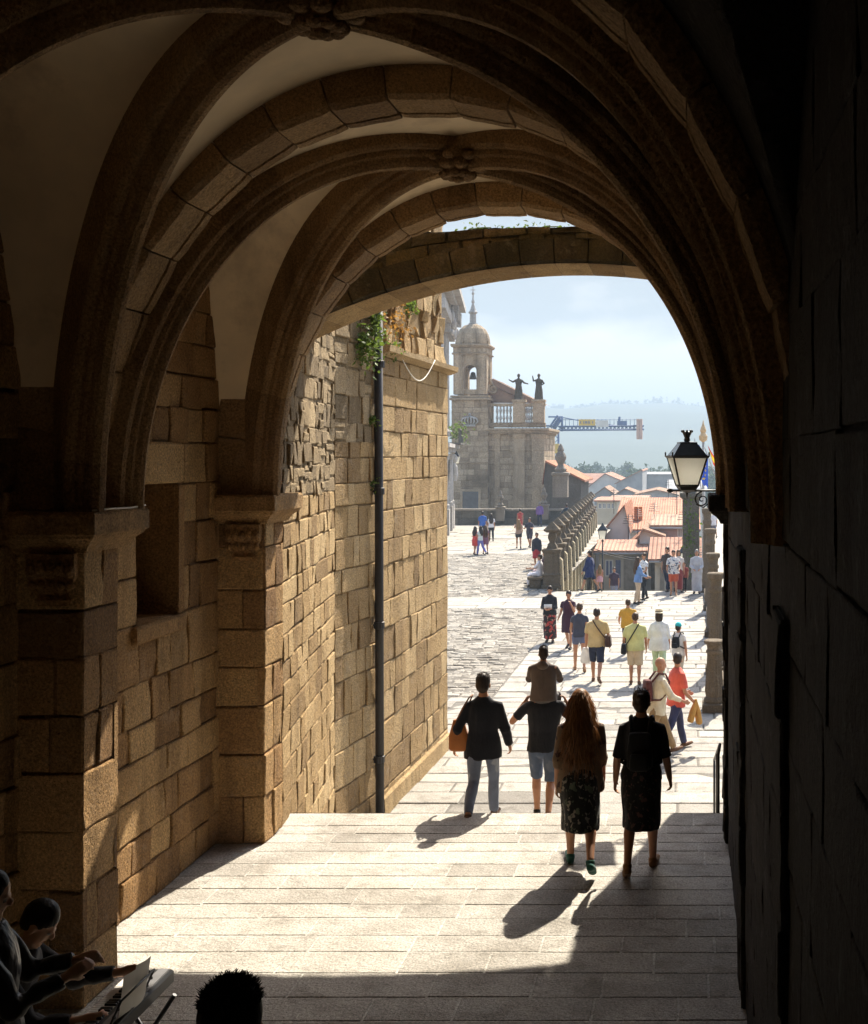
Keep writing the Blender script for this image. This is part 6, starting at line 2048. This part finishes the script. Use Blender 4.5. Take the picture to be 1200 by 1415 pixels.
rampfolk('woman in denim jacket and beige trousers with long brown hair', 882, 43.1, ZP, -70, 1.64, sex='f', legs=((6, 4), (-6, 8)), arms=((20, 8, 40), (20, 8, 50)), top=('jacket', K('denim_jacket', (.14, .24, .44)), -.12, 1.8, 1.1), bottom=('trousers', K('beige2', (.48, .36, .24)), 1.1), hair=('long', 'brown', .3), **far)
rampfolk('man with white and black top and black trousers facing the denim woman', 890, 44.2, ZP, 130, 1.70, legs=((10, 4), (-8, 16)), arms=((20, 10, 60), (5, 10, 20)), top=('shirt', K('white_black', (.62, .60, .56), [((.03, .03, .03), 5, .55)]), -.06, .5, 1.1), bottom=('trousers', blk, 1.0), hair=('crop', 'brown'), **far)
rampfolk('man in flowered shirt and red shorts facing the passage', 931, 45.8, ZP, 178, 1.68, legs=((6, 4), (-6, 10)), arms=((10, 10, 60), (10, 10, 50)), top=('shirt', K('flower_shirt', (.60, .58, .55), [((.08, .10, .16), 14, .56), ((.35, .06, .05), 8, .62)]), -.10, .7, 1.2), bottom=('shorts', K('red_shorts', (.45, .09, .04)), 1.15), hair=('crop', 'dark'), shoes='tan', **far)
rampfolk('man in dark clothes standing left of the flowered shirt', 922, 47.2, ZP, 150, 1.72, top=('shirt', K('dark_brown_top', (.05, .035, .03)), -.08, .6, 1.1), bottom=('trousers', navy, 1.0), hair=('short', 'dark'), **far)
rampfolk('woman in white top and dark red long skirt right of the flowered shirt', 938, 47.0, ZP, 190, 1.62, sex='f', top=('top', K('offwhite', (.55, .50, .45)), -.05, .5, 1.1), bottom=('skirt', K('dark_red', (.20, .04, .04)), .7, 1.1), hair=('bob', 'brown'), **far)
rampfolk('short child in dark red at the top of the ramp by the pier', 946, 47.3, ZP, 170, 1.12, top=('shirt', K('brick_red', (.25, .06, .05)), -.1, .6, 1.2), bottom=('trousers', blk, 1.0), hair=('short', 'brown'), **far)
rampfolk('figure draped in silvery grey standing against the stone posts', 963, 46.4, ZP, 180, 1.66, legs=((2, 2), (-2, 4)), arms=((12, 6, 50, 30), (12, 6, 50, 30)), top=('robe_top', K('silver', (.38, .38, .40)), -.1, 1.9, 1.2), bottom=('robe', K('silver', (.38, .38, .40)), .8, 1.2), hair=('short', 'grey'), **far)
person('man in white shirt and grey shorts far off at the edge of the dark wall', (986 - 950) * 78 / F, 78, ZP, 20, 1.72, top=('shirt', K('white_shirt', (.66, .65, .66)), -.1, .7, 1.15), bottom=('shorts', K('grey_shorts', (.16, .16, .2)), 1.1), hair=('crop', 'dark'), **far)

# ---- on the terrace
tg = 'people on the upper terrace'
def terr(label, px, fy, yaw, H, **k):
    x_, y_, z_ = on(px, fy)
    return person(label, x_, y_, z_, yaw, H, group=tg, vox=.024, **k)
terr('woman in dark jumper and red skirt walking to the passage', 742, 786, 178, 1.66, sex='f', legs=((8, 4), (-8, 14)), top=('jumper', K('dark_jumper', (.025, .025, .035)), -.10, 1.9, 1.16), bottom=('skirt', K('red_skirt', (.38, .03, .035)), .42, 1.15), hair=('bun', 'dark'))
terr('woman with blond hair, beige top and dark shorts', 717, 758, 10, 1.66, sex='f', top=('top', K('beige_top', (.34, .22, .16)), -.06, .5, 1.1), bottom=('shorts', blk, 1.1, .6), hair=('long', 'fairhair', .3), arms=((60, 12, 60), (20, 10, 30)))
terr('man in dark T-shirt and dark shorts beside the blond woman', 732, 757, 170, 1.72, top=('shirt', K('plum', (.05, .045, .06)), -.08, .7, 1.1), bottom=('shorts', K('dark_shorts', (.06, .05, .07)), 1.1), hair=('crop', 'brown'), arms=((30, 10, 70), (30, 10, 70)))
terr('slim woman in a red dress by the end wall', 719, 736, 15, 1.64, sex='f', top=('top', K('red_dress', (.40, .06, .05)), -.04, .3, 1.0), bottom=('dress', K('red_dress', (.40, .06, .05)), .5, 1.0), hair=('bun', 'dark'))
terr('person in a violet top and dark trousers by the end wall', 746, 727, 5, 1.78, top=('top', K('violet', (.16, .09, .30)), -.08, 1.8, 1.15), bottom=('trousers', K('navy_trousers', (.025, .03, .06)), 1.1), hair=('short', 'grey'))
terr('man in dark jacket leaning by the end of the balustrade', 784, 729, 30, 1.74, top=('jacket', K('ink', (.02, .03, .05)), -.1, 1.9, 1.15), bottom=('trousers', blk, 1.0), hair=('short', 'dark'), arms=((40, 12, 40), (10, 8, 30)), lean=10)
terr('girl in a red dress in the group of three girls', 657, 767, -20, 1.52, sex='f', top=('top', K('scarlet', (.55, .05, .04)), -.05, .4, 1.05), bottom=('dress', K('scarlet', (.55, .05, .04)), .35, 1.1), hair=('long', 'dark', .25), arms=((70, 10, 60), (10, 8, 20)))
terr('girl in white top and blue trousers between the two other girls', 664, 767, 60, 1.54, sex='f', top=('top', K('white_top', (.62, .66, .62)), -.05, .5, 1.05), bottom=('trousers', K('violet_blue', (.16, .17, .45)), 1.0), hair=('long', 'dark', .25), arms=((30, 10, 60), (30, 10, 60)))
terr('girl with long brown hair in a mauve dress', 671, 766, 15, 1.56, sex='f', top=('top', K('mauve', (.20, .09, .13)), -.05, .4, 1.05), bottom=('dress', K('mauve', (.20, .09, .13)), .32, 1.15), hair=('long', 'brown', .4))
terr('man in a bright blue shirt behind the three girls', 667, 745, 10, 1.76, top=('shirt', K('bright_blue', (.04, .12, .40)), -.08, .8, 1.1), bottom=('trousers', navy, 1.0), hair=('short', 'dark'))
terr('woman in white blouse and black trousers with long dark hair', 679, 748, 12, 1.68, sex='f', legs=((10, 4), (-10, 20)), top=('blouse', K('white_blouse', (.66, .64, .66)), -.06, .6, 1.08), bottom=('trousers', blk, 1.0), hair=('long', 'dark', .3))
# two women on the bench
for (lab, px, Y, tc_, bc_, hc_) in (('woman in white clothes sitting on the bench against the balustrade post', 766, 48.5, K('white_linen', (.64, .62, .64)), K('white_linen', (.64, .62, .64)), 'brown'),
                                   ('woman in pale pink sitting behind the one in white on the bench', 760, 50.2, K('dark_wine', (.10, .05, .06)), K('pale_pink', (.58, .45, .45)), 'auburn')):
    q = person(lab, -5.82, Y, 0, 80, 1.64, 'f', ((82, 78), (88, 70)), ((40, 8, 50, 10), (30, 8, 60, 10)), ('blouse', tc_, -.08, .9, 1.12), ('trousers', bc_, 1.1), ('short', hc_), vox=.022, group=tg, shoes='black')
    q['o'].location.z = ZP + .46 - (q['T'](0).z - .10) * q['s']

# ---- players in the dark corner
pl = person('pianist in dark jacket bending over the keyboard, head lit from behind', -3.86, 6.74, 0, -84, 1.70, 'm', ((84, 84), (84, 84)), ((48, 10, 48, 6), (30, 10, 62, 10)), ('jacket', K('charcoal_jacket', (.022, .020, .022)), -.10, 1.86, 1.12),
            ('trousers', blk, 1.05), ('crop', 'black'), 'fair', head=(0, -38), lean=26, vox=.013, hands=True)
pl['o'].location.z = .41 - (pl['T'](0).z - .11) * pl['s']
stool = empty('piano_stool', (-3.86, 6.74, -.06)); tag(stool, 'low dark stool under the pianist', 'stool')
bm = NB(); lathe(bm, [(.17, .41), (.19, .43), (.19, .46), (.16, .475)], n=20); obj('seat', bm, M_IRON, stool)
for k in range(4):
    a = k * pi / 2 + .6; bm = NB(); tube(bm, [(.13 * cos(a), .13 * sin(a), .42), (.19 * cos(a), .19 * sin(a), 0)], .013, 6); obj('leg', bm, M_IRON, stool)
person('onlooker with glasses in dark shiny jacket at the edge beside the pianist', -3.41, 6.02, 0, -70, 1.66, 'm', ((2, 4), (-2, 4)), ((30, 10, 70, 20), (30, 10, 80, 30)), ('jacket', K('shiny_black', (.02, .02, .022), rough=.35), -.15, 1.9, 1.15),
       ('trousers', blk, 1.0), ('short', 'black'), 'fair', head=(-10, -15), vox=.013, hands=True)
kb = empty('electric_keyboard', (-3.13, 6.70, 0)); tag(kb, 'electric keyboard with white and black keys on a folding stand', 'keyboard')
M_BLKP = plain('black_plastic', (.012, .012, .013), .4, .2, 10, spec=.5); M_KEYW = plain('white_keys', (.78, .75, .70), .35, .04, 4, spec=.5); M_SIL = plain('panel_silver', (.22, .22, .23), .4, .15, 6, metallic=.4)
KX0, KX1, KL, KZ = -.14, .10, .56, .60
bm = NB(); rloft(bm, [(KZ, KX0, KX1, -KL, KL), (KZ + .06, KX0, KX1, -KL, KL), (KZ + .075, -.01, KX1 - .01, -KL + .01, KL - .01)]); obj('case', bm, M_BLKP, kb)
bm = NB(); box(bm, .02, KX1 - .02, -KL + .02, KL - .02, KZ + .0755, KZ + .082)
obj('control_panel', bm, M_SIL, kb)
bm = NB()
for k in range(9): lathe(bm, [(.010, 0), (.010, .010), (.008, .013)], (.035 + .02 * (k % 2), -.4 + .1 * k, KZ + .082), 10)
obj('buttons', bm, M_BLKP, kb)
nk = 44
bm = NB()
for k in range(nk):
    y0 = -KL + .03 + (2 * KL - .06) * k / nk; y1 = -KL + .03 + (2 * KL - .06) * (k + 1) / nk
    box(bm, KX0 + .005, -.012, y0 + .001, y1 - .001, KZ + .05, KZ + .075, .5, .002)
for k in range(nk - 1):
    if k % 7 in (2, 6): continue
    y1 = -KL + .03 + (2 * KL - .06) * (k + 1) / nk
    for f in box(bm, KX0 + .065, -.012, y1 - .007, y1 + .007, KZ + .06, KZ + .088, .5, .002): f.material_index = 1
obj('key', bm, [M_KEYW, M_BLKP], kb)
for s_ in (-.4, .4):
    bm = NB(); tube(bm, [(-.2, s_ - .02, .01), (.18, s_ - .02, KZ)], .014, 6); tube(bm, [(.2, s_ + .02, .01), (-.15, s_ + .02, KZ)], .014, 6); obj('stand_leg', bm, M_IRON, kb)
bm = NB()   # wire music rest
tube(bm, [(KX1 - .03, .2, KZ + .07), (KX1 + .04, .2, KZ + .22), (KX1 + .04, -.2, KZ + .22), (KX1 - .03, -.2, KZ + .07)], .006, 6)
tube(bm, [(KX1 - .0, .19, KZ + .09), (KX1 - .0, -.19, KZ + .09)], .012, 6)
obj('music_rest', bm, M_IRON, kb)
sm_ = empty('sheet_music', (-3.13, 6.70, 0)); tag(sm_, 'white sheets of music leaning on the keyboard rest, edge glowing in the sun', 'sheet music')
M_PAPER = plain('paper_white', (.78, .77, .74), .8, .04, 3, transl=.35)
def sheet(y0, y1, lean_, off, hh_=.25):
    bm = NB(); n = 6; g = []
    for i in range(n + 1):
        row = []
        for j in range(5):
            u, v_ = i / n, j / 4
            row.append(bm.verts.new((KX1 - .005 + off + lean_ * v_ + .012 * sin(u * 3), y0 + (y1 - y0) * u, KZ + .085 + hh_ * v_ - .02 * v_ * u)))
        g.append(row)
    for i in range(n):
        for j in range(4):
            f = bm.faces.new([g[i][j], g[i + 1][j], g[i + 1][j + 1], g[i][j + 1]]); f.smooth = True
    return obj('sheet', bm, M_PAPER, sm_)
sheet(-.14, .08, .03, .0, .24); sheet(-.02, .16, .035, .008, .25)

q = person('man with spiky dark hair seen from behind at the bottom of the picture', -1.235, 3.34, .51, 2, 1.75, 'm', ((2, 2), (-2, 4)), ((0, 8, 10), (0, 8, 10)), ('shirt', K('dark_tee', (.03, .03, .035)), -.08, .6, 1.1), ('trousers', K('dark_jeans', (.02, .025, .04)), 1.0), ('short', 'black'), 'tan', vox=.013, hands=True, strands=1500, head=(0, -6))
tag(q['o'], 'man with spiky dark hair seen from behind, only his head showing')

# ---- stone statues over the church
def statue(label, px, arm):
    g = Shell()
    z0 = 0
    g.tube([(0, 0, 0), (0, 0, .4), (0, .02, .9), (0, 0, 1.15), (0, 0, 1.4), (0, 0, 1.62), (0, 0, 1.72)], [(.36, .3), (.33, .28), (.27, .22), (.23, .18), (.27, .2), (.22, .15), (.08, .08)], 16, ends=(False, True))
    g.ell((0, -.02, 1.92), (.12, .14, .16)); g.ell((0, .05, 1.95), (.13, .12, .15)); g.tube([(0, 0, 1.7), (0, 0, 1.85)], .07)
    for k in range(7):
        a = 2 * pi * k / 7; g.tube([(.30 * cos(a), .25 * sin(a), .02), (.26 * cos(a + .2), .22 * sin(a + .2), .7), (.2 * cos(a + .4), .15 * sin(a + .4), 1.3)], [.07, .055, .03], 7)
    for (sx, el, wr) in arm:
        so = V((sx * .24, 0, 1.55)); g.tube([so, V(el), V(wr)], [.09, .08, .05]); g.ell(V(wr) + (V(wr) - V(el)).normalized() * .07, (.05, .05, .07))
    for k in range(len(g.v)): g.v[k] = g.v[k] * 1.12
    o = g.fuse('statue', .035, M_POST, 2, .015, 4)
    p_ = V((cx(px), ny0 + .1, cz(552)))
    o.location = p_; tag(o, label, 'statue', 'statues on the church balustrade')
    bm = NB(); lathe(bm, [(.42, -.0), (.42, .06), (.36, .1)], n=12); obj('base', bm, M_POST, o)
    return o
a1 = statue('stone statue with both arms spread, nearer the church roof', 716, ((-1, (-.45, -.1, 1.42), (-.68, -.25, 1.55)), (1, (.45, -.05, 1.35), (.70, -.15, 1.28))))
a2 = statue('stone statue holding one arm up at the outer corner of the church', 744, ((-1, (-.42, -.1, 1.5), (-.45, -.25, 1.8)), (1, (.42, -.1, 1.3), (.25, -.3, 1.15))))
# ------------------------------------------------------------------ camera, light, air
cam = bpy.data.cameras.new('camera')
cam.sensor_width = 36; cam.lens = 36 * F / 1415
cam.shift_x = -350 / 1415; cam.shift_y = -77.5 / 1415
cam.clip_start = .05; cam.clip_end = 9000
co = bpy.data.objects.new('camera', cam); C.objects.link(co)
co.location = (0, 0, CAMZ); co.rotation_euler = (pi / 2, 0, 0)
S = bpy.context.scene
S.camera = co
SUN = V((.245, .97, 1.0)).normalized()
sl = bpy.data.lights.new('sun', 'SUN'); sl.energy = 4.8; sl.angle = radians(.5); sl.color = (1, .91, .76)
so = bpy.data.objects.new('sun', sl); C.objects.link(so)
so.rotation_euler = SUN.to_track_quat('Z', 'Y').to_euler()
w = bpy.data.worlds.new('World'); S.world = w; w.use_nodes = True
nt = w.node_tree; bg = nt.nodes['Background']
sky = nt.nodes.new('ShaderNodeTexSky'); sky.sky_type = 'NISHITA'; sky.sun_disc = False
sky.sun_elevation = math.asin(SUN.z); sky.sun_rotation = atan2(SUN.x, SUN.y)
sky.air_density = 1.0; sky.dust_density = 2.0
tc = nt.nodes.new('ShaderNodeTexCoord')
mp = nt.nodes.new('ShaderNodeMapping'); mp.inputs['Scale'].default_value = (1, 1, 2.2)
nt.links.new(tc.outputs['Generated'], mp.inputs[0])
nz = nt.nodes.new('ShaderNodeTexNoise'); nz.inputs['Scale'].default_value = 6.5; nz.inputs['Detail'].default_value = 5; nz.inputs['Roughness'].default_value = .5
nt.links.new(mp.outputs[0], nz.inputs['Vector'])
cr_ = ramp(nt, [(1.12, 1.21, 1.28), (2.85, 2.68, 2.5)], [.44, .60])
sz_ = nt.nodes.new('ShaderNodeSeparateXYZ'); nt.links.new(tc.outputs['Generated'], sz_.inputs[0])
m1 = nt.nodes.new('ShaderNodeMath'); m1.operation = 'MULTIPLY_ADD'; m1.inputs[1].default_value = -1.6; m1.inputs[2].default_value = .19; nt.links.new(sz_.outputs[2], m1.inputs[0])
m2 = nt.nodes.new('ShaderNodeMath'); m2.operation = 'ADD'; nt.links.new(nz.outputs[0], m2.inputs[0]); nt.links.new(m1.outputs[0], m2.inputs[1]); nt.links.new(m2.outputs[0], cr_.inputs[0])
CL = 3.0
sx_ = nt.nodes.new('ShaderNodeSeparateXYZ'); nt.links.new(tc.outputs['Generated'], sx_.inputs[0])
mr = nt.nodes.new('ShaderNodeMapRange'); mr.inputs[1].default_value = .2; mr.inputs[2].default_value = .5; mr.inputs[3].default_value = .96; mr.inputs[4].default_value = .12
nt.links.new(sx_.outputs[2], mr.inputs[0])
mx = mix(nt, mr.outputs[0], sky.outputs[0], cr_.outputs[0])
nt.links.new(mx, bg.inputs['Color'])
bg.inputs['Strength'].default_value = .15

m = bpy.data.materials.new('haze'); m.use_nodes = True
nt = m.node_tree
nt.nodes.remove(nt.nodes['Principled BSDF'])
pv = nt.nodes.new('ShaderNodeVolumePrincipled')
pv.inputs['Color'].default_value = (.51, .65, .79, 1)
pv.inputs['Density'].default_value = HAZE
nt.links.new(pv.outputs[0], nt.nodes['Material Output'].inputs['Volume'])
bm = bmesh.new(); tl(bm)
rloft(bm, [(GZ - 2, -2900, 2900, -60, 4100), (135, -2900, 2900, -60, 4100)])
if HAZE > 0:
    tag(obj('haze', bm, m), kind='stuff')
S.view_settings.view_transform = 'Standard'; S.view_settings.look = 'None'
S.view_settings.exposure = EXPO; S.view_settings.gamma = 1
S.cycles.use_denoising = True
S.cycles.max_bounces = 10; S.cycles.diffuse_bounces = 4; S.cycles.transparent_max_bounces = 6
S.cycles.volume_bounces = 0
